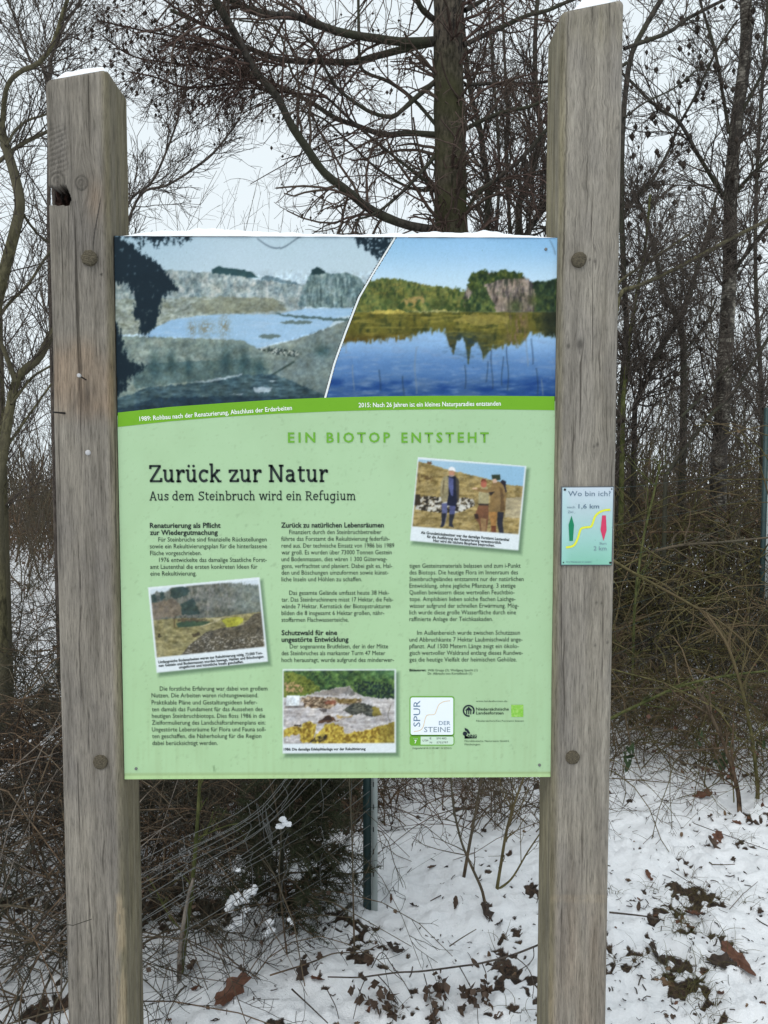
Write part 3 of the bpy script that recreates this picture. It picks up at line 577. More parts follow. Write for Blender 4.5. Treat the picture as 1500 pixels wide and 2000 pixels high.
    m = inp(xr, yr, [(820, 590), (900, 545), (1080, 540), (1170, 560), (1160, 600), (1000, 610)]); c = blend(c, m*0.75, (150, 138, 78))
    land = 1-W; land = land*sstep(-6, 10, Y-np.interp(X, [200, 330, 400, 560, 700, 830, 900, 950, 1030, 1140, 1250, 1310, 1400, 1520], [360, 338, 325, 340, 368, 385, 400, 300, 275, 275, 295, 345, 335, 318]))
    c = grainy(px, py, c, np.clip(land+0.6*rr+0.15*W, 0, 1), 431, 0.97)
    spk = sstep(0.25, 0.5, mott(X, Y, 7, 30, 433))*land*(Y < 440)*0.5; c = blend(c, spk, (38, 50, 36))
    for k, (rx, y0, y1) in enumerate(((600, 740, 1030), (1065, 760, 1000), (1160, 740, 1010), (1280, 690, 860), (1310, 690, 850), (525, 920, 1040), (220, 850, 1010), (1340, 870, 1040), (900, 850, 1000), (180, 720, 780), (1035, 830, 960), (1130, 800, 980), (1370, 940, 1040), (380, 880, 1010))):
        c = blend(c, 0.6*sstep(5, 2, np.abs(X-rx-6*np.sin(Y*0.02+k)))*(Y > y0)*(Y < y1), (44, 60, 76) if k % 3 else (128, 138, 146))
    c = blend(c, 0.7*sstep(4, 2, np.abs(X-(1425+0.4*(Y-100)-0.002*(Y-130)**2)))*(Y > 90)*(Y < 180), (84, 96, 108))
    return c
pz = lambda y: y
sheet('quarry_photo_print', 218, 457, 772, 822, 1.9, quarry, 1, panel, clip=lambda x, y: (x < curve_x(y)-0.5) & (y < band_top(x)+2) & (at(x, y, YP)[:, 0] > -0.5) & (at(x, y, YP)[:, 2] < PZ0+PH),
      label='printed photo of a bare quarry with a pale lake')
sheet('lake_photo_print', 624, 457, 1096, 782, 1.9, lake, 2, panel, clip=lambda x, y: (x > curve_x(y)+3.0) & (y < band_top(x)+2) & (at(x, y, YP)[:, 0] < 0.5) & (at(x, y, YP)[:, 2] < PZ0+PH),
      label='printed photo of a blue lake below a wooded rock')
def strip(name, left, right, color, lay, parent, Y=None):
    "flat ribbon between two photo polylines"
    A = at(*np.array(left, float).T, YP); B = at(*np.array(right, float).T, YP); n = len(A)
    V = np.vstack([A, B]); V[:, 1] = layer(lay) if Y is None else Y; i = np.arange(n-1)
    c = np.repeat(np.minimum(lin(np.array([color]))*PG, 0.93), 2*n, 0)
    return obj(name, raw_mesh(name, V, np.stack([i, i+1, i+1+n, i+n], 1), col=c, smooth=False), M['print'], parent)
ys_ = np.linspace(458.5, 777.5, 40)
strip('white_divider', [(curve_x(y)-0.6, y) for y in ys_], [(curve_x(y)+3.4, y) for y in ys_], (240, 244, 246), 3, panel)
xs_ = np.linspace(at(0, 0, 0)[0], 0, 2)
pxl = [(topx(np.array([[-0.4995, 0, z]]))[0][0], topx(np.array([[-0.4995, 0, z]]))[1][0]) for z in (PZ0, PZ0+PH)]
xb = np.linspace(230.3, 1083.0, 60)
strip('green_band', [(x, band_bot(x)) for x in xb], [(x, band_top(x)) for x in xb], (120, 178, 46), 4, panel)
# green field below the band
def field(px, py):
    c = full(px, GREEN); c = blend(c, sstep(850, 1500, py)*0.5, (183, 218, 166)); c = blend(c, sstep(700, 1080, px)*0.35, (174, 205, 166))
    c = blend(c, 0.35*sstep(2.5, 0.8, np.abs(py-1510.5-0.004*(750-px))), (128, 130, 60)); c = blend(c, sstep(1511, 1515, py-0.004*(750-px))*0.5, (196, 226, 150))
    c = blend(c, 0.10*np.clip(mott(px, py, 60, 90, 172), 0, 1), (150, 170, 130)); c = blend(c, 0.16*np.clip(mott(px, py, 5, 70, 174), 0, 1)*sstep(1200, 1500, py), (150, 165, 120)); c = blend(c, 0.25*(mott(px, py, 5, 5, 176) > 0.9), (120, 140, 110))
    c = blend(c, 0.55*np.exp(-((px-672)/3.5)**2-((py-928)/8)**2)*(mott(px, py, 4, 4, 170) > 0), (120, 150, 120)); c = blend(c, 0.6*sstep(2.2, 0.8, np.abs(px-418-0.15*(py-1500)))*(np.abs(py-1501) < 6), (96, 120, 84))
    return c
def field_warp(U, Vv):
    z = PZ0+0.0003+(1-Vv)*(PH*0.705); x = -0.4997+0.9994*U
    a, b = topx(np.stack([x, 0*x, z], -1).reshape(-1, 3)); return a.reshape(U.shape), b.reshape(U.shape)
sheet('green_field', 226, 770, 1090, 1520, 2.9, field, 0.5, panel, warp=field_warp, clip=lambda x, y: y > band_top(x)+4)

def card(name, quad, pic, paint, lay, label):
    "snapshot with a white border and a printed drop shadow; quad, pic: TL TR BR BL in photo pixels"
    quad = np.array(quad, float); pic = np.array(pic, float)
    lo = quad.min(0)-6; hi = quad.max(0)+14
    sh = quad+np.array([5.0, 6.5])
    def dist(px, py, q):
        d = np.full(len(px), -1e9)
        for i in range(4):
            a = q[i]; b = q[(i+1) % 4]; e = b-a; n_ = np.array([e[1], -e[0]])/np.hypot(*e)
            d = np.maximum(d, (px-a[0])*n_[0]+(py-a[1])*n_[1])
        return d
    def f(px, py):
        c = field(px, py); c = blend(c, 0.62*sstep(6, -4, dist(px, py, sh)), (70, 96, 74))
        c = blend(c, sstep(0.9, -0.9, dist(px, py, quad)), (232, 239, 243))
        return blend(c, sstep(0.9, -0.9, dist(px, py, pic)), paint(px, py))
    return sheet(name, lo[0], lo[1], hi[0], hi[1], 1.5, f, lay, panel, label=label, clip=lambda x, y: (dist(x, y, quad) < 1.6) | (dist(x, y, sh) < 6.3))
def men(px, py):
    X = (px-790)*6; Y = (py-880)*6; xr, yr = rough(X, Y, 10, 18, 201)
    c = full(px, (168, 200, 222)); c = blend(c, sstep(400, 1300, X)*0.6, (140, 186, 218))
    m = inp(xr, yr, [(90, 110), (300, 160), (520, 225), (800, 290), (1050, 350), (1200, 400), (1400, 420), (1400, 1010), (60, 1010)])
    t = mott(X, Y, 70, 22, 203); c = blend(c, m, (152, 132, 84)); c = blend(c, m*np.clip(t, 0, 1), (186, 162, 108)); c = blend(c, m*np.clip(-t, 0, 1), (108, 92, 54)); c = blend(c, m*np.clip(mott(X, Y, 14, 12, 204), 0, 1)*0.6, (196, 178, 134))
    c = blend(c, 0.8*inp(xr, yr, [(150, 280), (260, 290), (360, 300), (330, 360), (240, 400), (160, 380)])*np.clip(0.3+mott(X, Y, 20, 30, 205), 0, 1), (86, 66, 40)); c = blend(c, inp(xr, yr, [(265, 130), (310, 125), (325, 160), (260, 160)]), (110, 84, 64))
    c = blend(c, 0.5*inp(xr, yr, [(1180, 560), (1400, 540), (1380, 800), (1180, 780)]), (196, 190, 176))
    m = inp(xr, yr, [(120, 560), (240, 530), (430, 545), (640, 560), (700, 545), (800, 570), (830, 640), (720, 700), (600, 730), (360, 725), (130, 690)]); s = mott(X, Y, 26, 24, 206, 3)
    c = blend(c, m*0.9, (120, 106, 84)); c = blend(c, m*(s > 0.02), (206, 202, 192)); c = blend(c, m*(s < -0.28), (48, 44, 40))
    m = sstep(850, 930, Y-0.06*X); c = blend(c, m*np.clip(0.2+mott(X, Y, 24, 16, 207), 0, 1), (62, 52, 38)); c = blend(c, m*np.clip(mott(X, Y, 12, 12, 208), 0, 1), (190, 178, 146)); c = blend(c, inp(xr, yr, [(95, 520), (180, 510), (190, 640), (110, 640)]), (64, 54, 44))
    def s_(p, q, a=1.0):
        nonlocal c; c = blend(c, inp(X, Y, p)*a, q)
    s_([(435, 620), (500, 615), (500, 740), (470, 870), (430, 890), (440, 740)], (96, 100, 138)); s_([(530, 640), (600, 640), (590, 740), (570, 760), (525, 760)], (88, 92, 132))
    s_([(430, 735), (490, 735), (465, 880), (440, 900), (415, 895), (440, 850)], (44, 46, 58)); s_([(525, 745), (590, 745), (560, 850), (580, 905), (520, 885)], (50, 52, 62))
    s_([(500, 300), (600, 300), (640, 360), (635, 560), (600, 650), (500, 645)], (34, 38, 56)); s_([(505, 310), (575, 330), (570, 540), (545, 520), (510, 400)], (84, 90, 134))
    s_([(490, 295), (515, 310), (515, 520), (500, 600), (440, 605), (415, 500), (430, 360), (455, 310)], (158, 146, 112)); s_([(600, 310), (635, 340), (640, 560), (615, 590), (605, 450)], (70, 66, 62)); s_([(440, 480), (455, 350), (470, 350), (455, 520)], (112, 100, 76))
    s_([(520, 235), (590, 245), (585, 290), (560, 305), (525, 295)], (190, 138, 112)); s_([(512, 235), (520, 205), (550, 188), (590, 205), (602, 248), (560, 235)], (244, 242, 244)); s_([(520, 285), (580, 290), (560, 310), (530, 305)], (168, 150, 146))
    s_([(830, 740), (870, 640), (985, 640), (985, 800), (960, 950), (890, 960), (875, 860), (830, 800)], (122, 84, 62)); s_([(890, 790), (960, 800), (950, 950), (900, 955)], (158, 126, 88)); s_([(815, 745), (860, 740), (870, 800), (830, 800)], (58, 44, 40))
    s_([(870, 480), (900, 430), (970, 420), (990, 500), (985, 640), (865, 635)], (170, 160, 122)); s_([(865, 620), (985, 625), (985, 645), (865, 640)], (58, 50, 44)); s_([(895, 360), (930, 345), (965, 360), (960, 420), (920, 440), (895, 410)], (176, 104, 84)); s_([(895, 365), (905, 335), (945, 330), (965, 370), (930, 355)], (122, 64, 48))
    s_([(1125, 360), (1150, 340), (1190, 365), (1185, 420), (1200, 480), (1170, 520), (1120, 400)], (44, 40, 50))
    s_([(985, 720), (1090, 715), (1075, 850), (1070, 980), (1015, 960), (1010, 850)], (172, 126, 74)); s_([(1090, 720), (1165, 720), (1150, 850), (1165, 975), (1115, 985), (1085, 860)], (48, 48, 56)); s_([(1015, 880), (1075, 880), (1072, 985), (1020, 970)], (110, 66, 46))
    s_([(1030, 370), (1110, 360), (1160, 410), (1195, 520), (1180, 715), (985, 720), (1010, 560), (990, 500), (870, 480), (800, 450), (795, 435), (870, 440), (960, 455), (1010, 440)], (138, 112, 74)); s_([(1110, 420), (1150, 450), (1180, 700), (1120, 715), (1130, 560)], (108, 84, 56)); s_([(985, 490), (1060, 480), (1010, 530)], (52, 46, 44)); s_([(790, 437), (850, 432), (860, 450), (800, 455)], (210, 178, 150))
    s_([(1030, 330), (1080, 330), (1085, 375), (1040, 380)], (212, 178, 156)); s_([(1020, 285), (1120, 280), (1125, 345), (1080, 350), (1070, 330), (1025, 335)], (52, 62, 48))
    return grainy(px, py, c, sstep(120, 170, Y-0.28*X+60)*0.7, 441, 1.0)
def pond(px, py):
    X = (px-280)*5.77; Y = (py-1110)*5.77; xr, yr = rough(X, Y, 22, 26, 221)
    c = full(px, (214, 224, 232)); ridge = np.interp(X, [60, 140, 200, 260, 330, 420, 500, 700, 900, 1100, 1320], [300, 270, 265, 270, 210, 200, 185, 170, 165, 170, 200])
    t = mott(X, Y, 26, 40, 223); t2 = mott(X, Y, 12, 60, 224)
    m = sstep(-12, 14, yr-ridge-15*t2); c = blend(c, m, (122, 124, 116)); c = blend(c, m*np.clip(t2, 0, 1), (150, 146, 140)); c = blend(c, m*np.clip(-t, 0, 1), (84, 90, 84)); c = blend(c, m*sstep(800, 1250, X)*0.45, (150, 166, 156))
    for a in ([(85, 290), (130, 280), (150, 380), (85, 420)], [(190, 270), (230, 255), (255, 340), (190, 350)], [(300, 320), (330, 220), (420, 195), (520, 210), (500, 290), (380, 340)], [(400, 420), (560, 330), (640, 520), (430, 530)]):
        c = blend(c, inp(xr, yr, a)*0.8, (54, 74, 72))
    c = blend(c, m*inp(xr, yr, [(80, 400), (200, 370), (340, 340), (430, 430), (430, 530), (100, 580)])*0.75, (136, 120, 104))
    c = blend(c, m*sstep(420, 530, Y)*sstep(560, 900, X)*0.5, (84, 86, 76))
    g = inp(xr*0.3+X*0.7, yr*0.3+Y*0.7, [(60, 590), (300, 565), (500, 560), (760, 560), (1000, 530), (1400, 480), (1420, 1020), (60, 1030)])
    c = blend(c, g, (152, 144, 104)); tt = mott(X, Y, 60, 18, 226); c = blend(c, g*np.clip(tt, 0, 1), (178, 168, 124)); c = blend(c, g*np.clip(-tt, 0, 1), (116, 110, 74))
    c = blend(c, inp(X, Y, [(370, 620), (460, 595), (620, 590), (760, 600), (700, 640), (520, 660), (390, 665)]), (72, 92, 72)); c = blend(c, inp(xr, yr, [(390, 570), (640, 560), (740, 590), (640, 595), (400, 600)])*0.7, (84, 72, 62))
    m = inp(*rough(X, Y, 9, 30, 228), [(420, 990), (520, 860), (700, 720), (900, 670), (1120, 640), (1240, 520), (1420, 470), (1420, 950), (420, 1050)]); s = mott(X, Y, 14, 10, 229, 3)
    c = blend(c, m*0.9, (98, 92, 80)); c = blend(c, m*np.clip(s, 0, 1)*0.7, (140, 130, 114)); c = blend(c, m*np.clip(-s, 0, 1)*0.7, (54, 50, 44)); c = blend(c, m*(s > 0.62)*sstep(700, 800, Y), (216, 210, 200))
    m = inp(X, Y, [(880, 590), (930, 560), (1080, 545), (1130, 570), (1120, 610), (1050, 650), (940, 665), (920, 630)]); c = blend(c, m, (180, 178, 72)); c = blend(c, m*np.clip(mott(X, Y, 30, 20, 231), 0, 1)*0.5, (150, 150, 56))
    c = blend(c, inp(X, Y, [(780, 570), (900, 550), (1000, 540), (880, 562), (840, 600), (690, 650), (500, 665), (640, 650), (800, 600)]), (190, 180, 144))
    c = blend(c, inp(xr, yr, [(130, 745), (200, 735), (220, 780), (140, 780)])*(mott(X, Y, 10, 10, 232) > 0), (40, 36, 32)); c = blend(c, inp(xr, yr, [(540, 740), (620, 720), (650, 760), (560, 770)])*0.8, (64, 56, 46))
    c = blend(c, sstep(12, 5, np.abs(X-350))*(Y > 560)*(Y < 660)*0.7, (92, 78, 60))
    return grainy(px, py, c, m*0+sstep(-10, 20, Y-ridge), 451, 0.95)
def plant(px, py):
    X = (px-540)*6; Y = (py-1300)*6; xr, yr = rough(X, Y, 18, 24, 241)
    c = full(px, (70, 100, 58)); t = mott(X, Y, 42, 34, 243); t2 = mott(X, Y, 16, 18, 244); c = blend(c, np.clip(t, 0, 1), (112, 148, 82)); c = blend(c, np.clip(-t, 0, 1), (36, 56, 44)); c = blend(c, np.clip(t2, 0, 1)*0.5, (142, 166, 92)); c = blend(c, sstep(800, 1380, X)*sstep(200, 60, Y)*0.4, (84, 130, 102))
    m = inp(xr, yr, [(60, 70), (200, 75), (330, 130), (440, 200), (520, 280), (400, 330), (80, 370)]); c = blend(c, m*0.8, (128, 134, 60)); c = blend(c, m*np.clip(-t2, 0, 1), (64, 78, 38)); c = blend(c, inp(xr, yr, [(90, 200), (200, 190), (320, 250), (300, 310), (120, 320)])*np.clip(0.45+t2, 0, 1), (198, 156, 122))
    c = blend(c, inp(xr, yr, [(850, 230), (1000, 180), (1250, 190), (1380, 240), (1390, 390), (1200, 380), (1000, 320)])*np.clip(0.5-t2, 0, 1), (34, 48, 50))
    g = inp(xr, yr, [(60, 380), (330, 350), (500, 300), (760, 250), (860, 240), (900, 300), (1060, 370), (1200, 380), (1420, 390), (1420, 940), (60, 940)])
    c = blend(c, g, (196, 190, 190)); s = mott(X, Y, 90, 16, 246); c = blend(c, g*np.clip(s, 0, 1), (224, 220, 220)); c = blend(c, g*np.clip(-s, 0, 1)*0.8, (160, 152, 148))
    c = blend(c, inp(xr, yr, [(420, 335), (600, 285), (760, 255), (850, 245), (850, 320), (700, 350), (480, 350)])*0.85, (146, 138, 132)); c = blend(c, inp(xr, yr, [(790, 330), (840, 250), (930, 330), (870, 360)])*0.7, (108, 106, 104))
    q = inp(xr, yr, [(280, 370), (640, 370), (700, 380), (1010, 390), (980, 440), (840, 460), (700, 450), (640, 500), (520, 500), (330, 490)]); u = mott(X, Y, 22, 14, 248)
    c = blend(c, q*0.8, (136, 112, 84)); c = blend(c, q*np.clip(u*1.4, 0, 1), (206, 186, 160)); c = blend(c, q*np.clip(-u*1.4, 0, 1), (70, 54, 42)); c = blend(c, inp(xr, yr, [(560, 410), (700, 400), (690, 450), (580, 455)])*0.7, (146, 84, 66)); c = blend(c, inp(xr, yr, [(690, 390), (1000, 385), (900, 440), (720, 440)])*0.6, (124, 104, 52))
    m = inp(xr, yr, [(780, 530), (900, 440), (1020, 430), (1120, 470), (1200, 500), (1220, 580), (1080, 600), (1000, 560), (900, 580), (830, 550)]); c = blend(c, m*0.92, (74, 76, 68)); c = blend(c, m*np.clip(u, 0, 1), (116, 116, 104)); c = blend(c, m*np.clip(-u, 0, 1), (40, 42, 40)); c = blend(c, inp(xr, yr, [(1120, 480), (1200, 490), (1230, 580), (1130, 590)])*0.8, (148, 132, 60))
    c = blend(c, inp(X, Y, [(120, 350), (272, 350), (268, 470), (112, 472)]), (240, 246, 250)); c = blend(c, inp(X, Y, [(100, 470), (330, 468), (330, 495), (110, 500)])*0.7, (112, 104, 98))
    m = inp(xr, yr, [(500, 650), (600, 580), (640, 590), (700, 640), (820, 625), (700, 650), (480, 680)]); c = blend(c, m, (92, 68, 52)); c = blend(c, inp(X, Y, [(520, 640), (600, 582), (640, 600), (660, 640)]), (58, 46, 42)); c = blend(c, inp(xr, yr, [(500, 510), (590, 500), (590, 545), (520, 545)])*0.7, (58, 50, 46)); c = blend(c, inp(xr, yr, [(700, 580), (820, 600), (900, 570), (880, 600), (720, 620)])*0.7, (180, 146, 76))
    v = mott(X, Y, 20, 22, 250)
    for a in ([(280, 900), (270, 760), (320, 670), (400, 650), (470, 690), (460, 800), (400, 900)], [(480, 800), (570, 690), (660, 670), (780, 720), (800, 800), (900, 780), (1020, 760), (1100, 740), (1250, 700), (1420, 650), (1420, 930), (430, 930), (400, 880)], [(60, 760), (180, 720), (300, 720), (270, 800), (60, 840)]):
        m = inp(xr, yr, a); c = blend(c, m*0.95, (186, 158, 62)); c = blend(c, m*np.clip(v*1.3, 0, 1), (220, 200, 96)); c = blend(c, m*np.clip(-v*1.3, 0, 1), (124, 96, 38)); c = blend(c, m*sstep(1150, 1350, X)*0.5, (112, 104, 52))
    c = blend(c, inp(xr, yr, [(380, 900), (440, 850), (560, 800), (600, 820), (560, 900)])*np.clip(0.6-v, 0, 1), (48, 42, 38)); c = blend(c, (sstep(9, 3, np.abs(X-1320-14*np.sin(Y*0.03))))*(Y > 460)*(Y < 660)*0.7, (110, 104, 92)); c = blend(c, inp(xr, yr, [(200, 700), (290, 685), (295, 710), (210, 718)]), (60, 52, 46))
    return grainy(px, py, c, np.full(len(px), 0.95), 461, 0.97)
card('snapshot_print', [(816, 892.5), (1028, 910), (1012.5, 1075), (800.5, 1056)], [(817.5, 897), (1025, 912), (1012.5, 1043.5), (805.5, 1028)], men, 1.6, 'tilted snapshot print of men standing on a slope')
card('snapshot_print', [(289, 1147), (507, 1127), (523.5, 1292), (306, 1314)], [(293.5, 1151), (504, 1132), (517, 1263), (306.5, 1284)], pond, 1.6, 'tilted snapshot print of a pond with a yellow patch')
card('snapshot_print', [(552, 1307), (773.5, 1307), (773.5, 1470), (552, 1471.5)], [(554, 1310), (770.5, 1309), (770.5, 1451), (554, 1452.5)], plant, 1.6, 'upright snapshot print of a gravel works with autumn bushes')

# ---------------------------------------------------------------- lettering
def glyphs(txt, spacing=1.0, bold=0.0, res=2):
    cu = bpy.data.curves.new('t', 'FONT'); cu.body = txt; cu.size = 1; cu.resolution_u = res; cu.space_character = spacing; cu.offset = bold
    o = bpy.data.objects.new('t', cu); me = bpy.data.meshes.new_from_object(o)
    V = np.zeros(len(me.vertices)*3, np.float32); me.vertices.foreach_get('co', V); V = V.reshape(-1, 3)
    me.calc_loop_triangles(); T = np.zeros(len(me.loop_triangles)*3, np.int32); me.loop_triangles.foreach_get('vertices', T)
    bpy.data.objects.remove(o); bpy.data.meshes.remove(me); bpy.data.curves.remove(cu)
    return V[:, :2].astype(float), T.reshape(-1, 3)
_h, _ = glyphs('H'); CAPH = _h[:, 1].max()-_h[:, 1].min()
def place(mb, V2, T, x0, y0, x1, y1, cap, caph, Y):
    "fit flat glyphs between two baseline points given in photo pixels"
    A = at(x0, y0, YP); B = at(x1, y1, YP); L = math.hypot(B[0]-A[0], B[2]-A[2]); u = np.array([(B[0]-A[0])/L, (B[2]-A[2])/L]); v = np.array([-u[1], u[0]])
    xmin, xmax = V2[:, 0].min(), V2[:, 0].max()
    s = L/(xmax-xmin); h = cap/FPX*1.77/caph
    q = (V2[:, :1]-xmin)*s*u+V2[:, 1:2]*h*v
    P = np.stack([A[0]+q[:, 0], np.full(len(q), Y), A[2]+q[:, 1]], 1); mb.add(P, T)
def lines(name, rows, cap, m, lay=8, bold=0.0, spacing=1.0, parent=None, Y=None, label=None):
    mb = MB()
    for r in rows:
        txt, x0, y0, x1, y1 = r if len(r) == 5 else (r[0], r[1], r[3], r[2], r[3]-0.3)
        V2, T = glyphs(txt, spacing, bold); place(mb, V2, T, x0, y0, x1, y1, cap, CAPH, layer(lay) if Y is None else Y)
    o = obj(name, mb.mesh(name, smooth=False), m, parent or panel)
    if label: tag(o, label)
    return o
IB = M['ink_body']
lines('heading_text', [('Renaturierung als Pflicht', 293, 431, 1031), ('zur Wiedergutmachung', 293, 425.6, 1044.7)], 9.6, M['ink'], bold=0.022)
lines('body_text', [('Für Steinbrüche sind finanzielle Rückstellungen', 309.5, 521, 1057.7), ('sowie ein Rekultivierungsplan für die hinterlassene', 293, 521.5, 1071), ('Fläche vorgeschrieben.', 293.5, 394, 1084.3),
    ('1976 entwickelte das damalige Staatliche Forst-', 311, 521, 1097.6), ('amt Lautenthal die ersten konkreten Ideen für', 293.5, 503, 1111), ('eine Rekultivierung.', 294, 384, 1124.2)], 8.6, IB)
lines('heading_text', [('Zurück zu natürlichen Lebensräumen', 549, 749.7, 1030.3)], 9.6, M['ink'], bold=0.022)
lines('body_text', [('Finanziert durch den Steinbruchbetreiber', 565, 745, 1043.3), ('führte das Forstamt die Rekultivierung federfüh-', 549.5, 761, 1056.4), ('rend aus. Der technische Einsatz von 1986 bis 1989', 550, 770, 1069.7),
    ('war groß. Es wurden über 73000 Tonnen Gestein', 550, 765, 1082.9), ('und Bodenmassen, dies wären 1 300 Güterwag-', 550, 756, 1096.1), ('gons, verfrachtet und planiert. Dabei galt es, Hal-', 550, 766, 1109.4), ('den und Böschungen umzuformen sowie künst-', 550, 758.5, 1122.4), ('liche Inseln und Höhlen zu schaffen.', 550, 707, 1135.4)], 8.6, IB)
lines('body_text', [('Das gesamte Gelände umfasst heute 38 Hek-', 565, 760, 1161.8), ('tar. Das Steinbruchinnere misst 17 Hektar, die Fels-', 550, 768, 1175), ('wände 7 Hektar. Kernstück der Biotopstrukturen', 550, 762.5, 1188.1), ('bilden die 8 insgesamt 6 Hektar großen, nähr-', 550, 750.5, 1201.3), ('stoffarmen Flachwasserteiche.', 550, 681, 1214.4)], 8.6, IB)
lines('heading_text', [('Schutzwald für eine', 550, 658.7, 1240.3), ('ungestörte Entwicklung', 550, 680.8, 1253.4)], 9.6, M['ink'], bold=0.022)
lines('body_text', [('Der sogenannte Brutfelsen, der in der Mitte', 566, 758, 1266.4), ('des Steinbruches als markanter Turm 47 Meter', 550, 752.5, 1279.6), ('hoch herausragt, wurde aufgrund des minderwer-', 550, 769.5, 1292.9)], 8.6, IB)
lines('body_text', [('tigen Gesteinsmaterials belassen und zum i-Punkt', 799.6, 1016.5, 1109), ('des Biotops. Die heutige Flora im Innenraum des', 799.6, 1011.4, 1122), ('Steinbruchgeländes entstammt nur der natürlichen', 799.6, 1022.5, 1135), ('Entwicklung, ohne jegliche Pflanzung. 3 stetige', 799.6, 1006.6, 1148), ('Quellen bewässern diese wertvollen Feuchtbio-', 799.6, 1004.8, 1161),
    ('tope. Amphibien lieben solche flachen Laichge-', 799.6, 1006.6, 1174), ('wässer aufgrund der schnellen Erwärmung. Mög-', 799.6, 1013, 1187), ('lich wurde diese große Wasserfläche durch eine', 799.6, 1007.5, 1200), ('raffinierte Anlage der Teichkaskaden.', 799.6, 962.5, 1213)], 8.6, IB)
lines('body_text', [('Im Außenbereich wurde zwischen Schutzzaun', 814.6, 1015.5, 1239.7), ('und Abbruchkante 7 Hektar Laubmischwald ange-', 799.6, 1020.4, 1253), ('pflanzt. Auf 1500 Metern Länge zeigt ein ökolo-', 799.6, 1013, 1266), ('gisch wertvoller Waldrand entlang dieses Rundwe-', 799.6, 1021, 1279), ('ges die heutige Vielfalt der heimischen Gehölze.', 799.6, 1009, 1292)], 8.6, IB)
lines('body_text', [('Die forstliche Erfahrung war dabei von großem', 312.4, 522.5, 1348.8), ('Nutzen. Die Arbeiten waren richtungsweisend.', 296.3, 504.5, 1362), ('Praktikable Pläne und Gestaltungsideen liefer-', 296.5, 502.5, 1375.8), ('ten damals das Fundament für das Aussehen des', 297, 513, 1389), ('heutigen Steinbruchbiotops. Dies floss 1986 in die', 297, 518, 1402),
    ('Zielformulierung des Landschaftsrahmenplans ein:', 297, 518.5, 1415.2), ('Ungestörte Lebensräume für Flora und Fauna soll-', 297, 519.5, 1428.4), ('ten geschaffen, die Naherholung für die Region', 297.5, 510.5, 1441.4), ('dabei berücksichtigt werden.', 298, 425.5, 1455)], 8.6, IB)
lines('credit_text', [('Bildautoren:', 799.6, 832, 1311)], 4.6, IB, bold=0.03)
lines('credit_text', [('Willi Gropp (3), Wolfgang Specht (1)', 835.5, 933, 1311), ('Dr. Albrecht von Kortzfleisch (1)', 835.5, 922, 1317.6)], 4.6, IB)
lines('band_caption', [('1989: Rohbau nach der Renaturierung, Abschluss der Erdarbeiten', 273, 822.5, 570.5, 800.5)], 8.4, M['ink_white'], bold=0.012)
lines('band_caption', [('2015: Nach 26 Jahren ist ein kleines Naturparadies entstanden', 700.5, 795.5, 978, 792.2)], 8.4, M['ink_white'], bold=0.012)
for tx_, xa_, xb_ in (('EIN', 562.6, 616), ('BIOTOP', 638, 762), ('ENTSTEHT', 784, 954.5)): lines('spaced_title_text', [(tx_, xa_, 864.2, xb_, 863.8)], 18.6, M['ink_green'], bold=0.022, spacing=1.42)
lines('photo_caption', [('Als Grundstücksbesitzer war das damalige Forstamt Lautenthal', 821.7, 1042.3, 994, 1056.6), ('für die Ausführung der Renaturierung verantwortlich.', 833.7, 1050.3, 979.3, 1062.3), ('Hier wird die nächste Bauphase besprochen.', 845.8, 1058, 966, 1067.8)], 5.2, M['ink'], bold=0.022, lay=9)
lines('photo_caption', [('Umfangreiche Bodenarbeiten waren zur Rekultivierung nötig. 73.000 Ton-', 309.5, 1295.5, 513, 1277.3), ('nen Gestein und Bodenmassen wurden bewegt, Halden und Böschungen', 310.5, 1302.4, 515, 1284.3), ('umgeformt und künstliche Inseln geschaffen.', 350, 1305.5, 476, 1294.5)], 5.2, M['ink'], bold=0.022, lay=9)
lines('photo_caption', [('1986: Die damalige Edelsplittanlage vor der Rekultivierung', 554.5, 1465.6, 714, 1464.6)], 5.2, M['ink'], bold=0.022, lay=9)

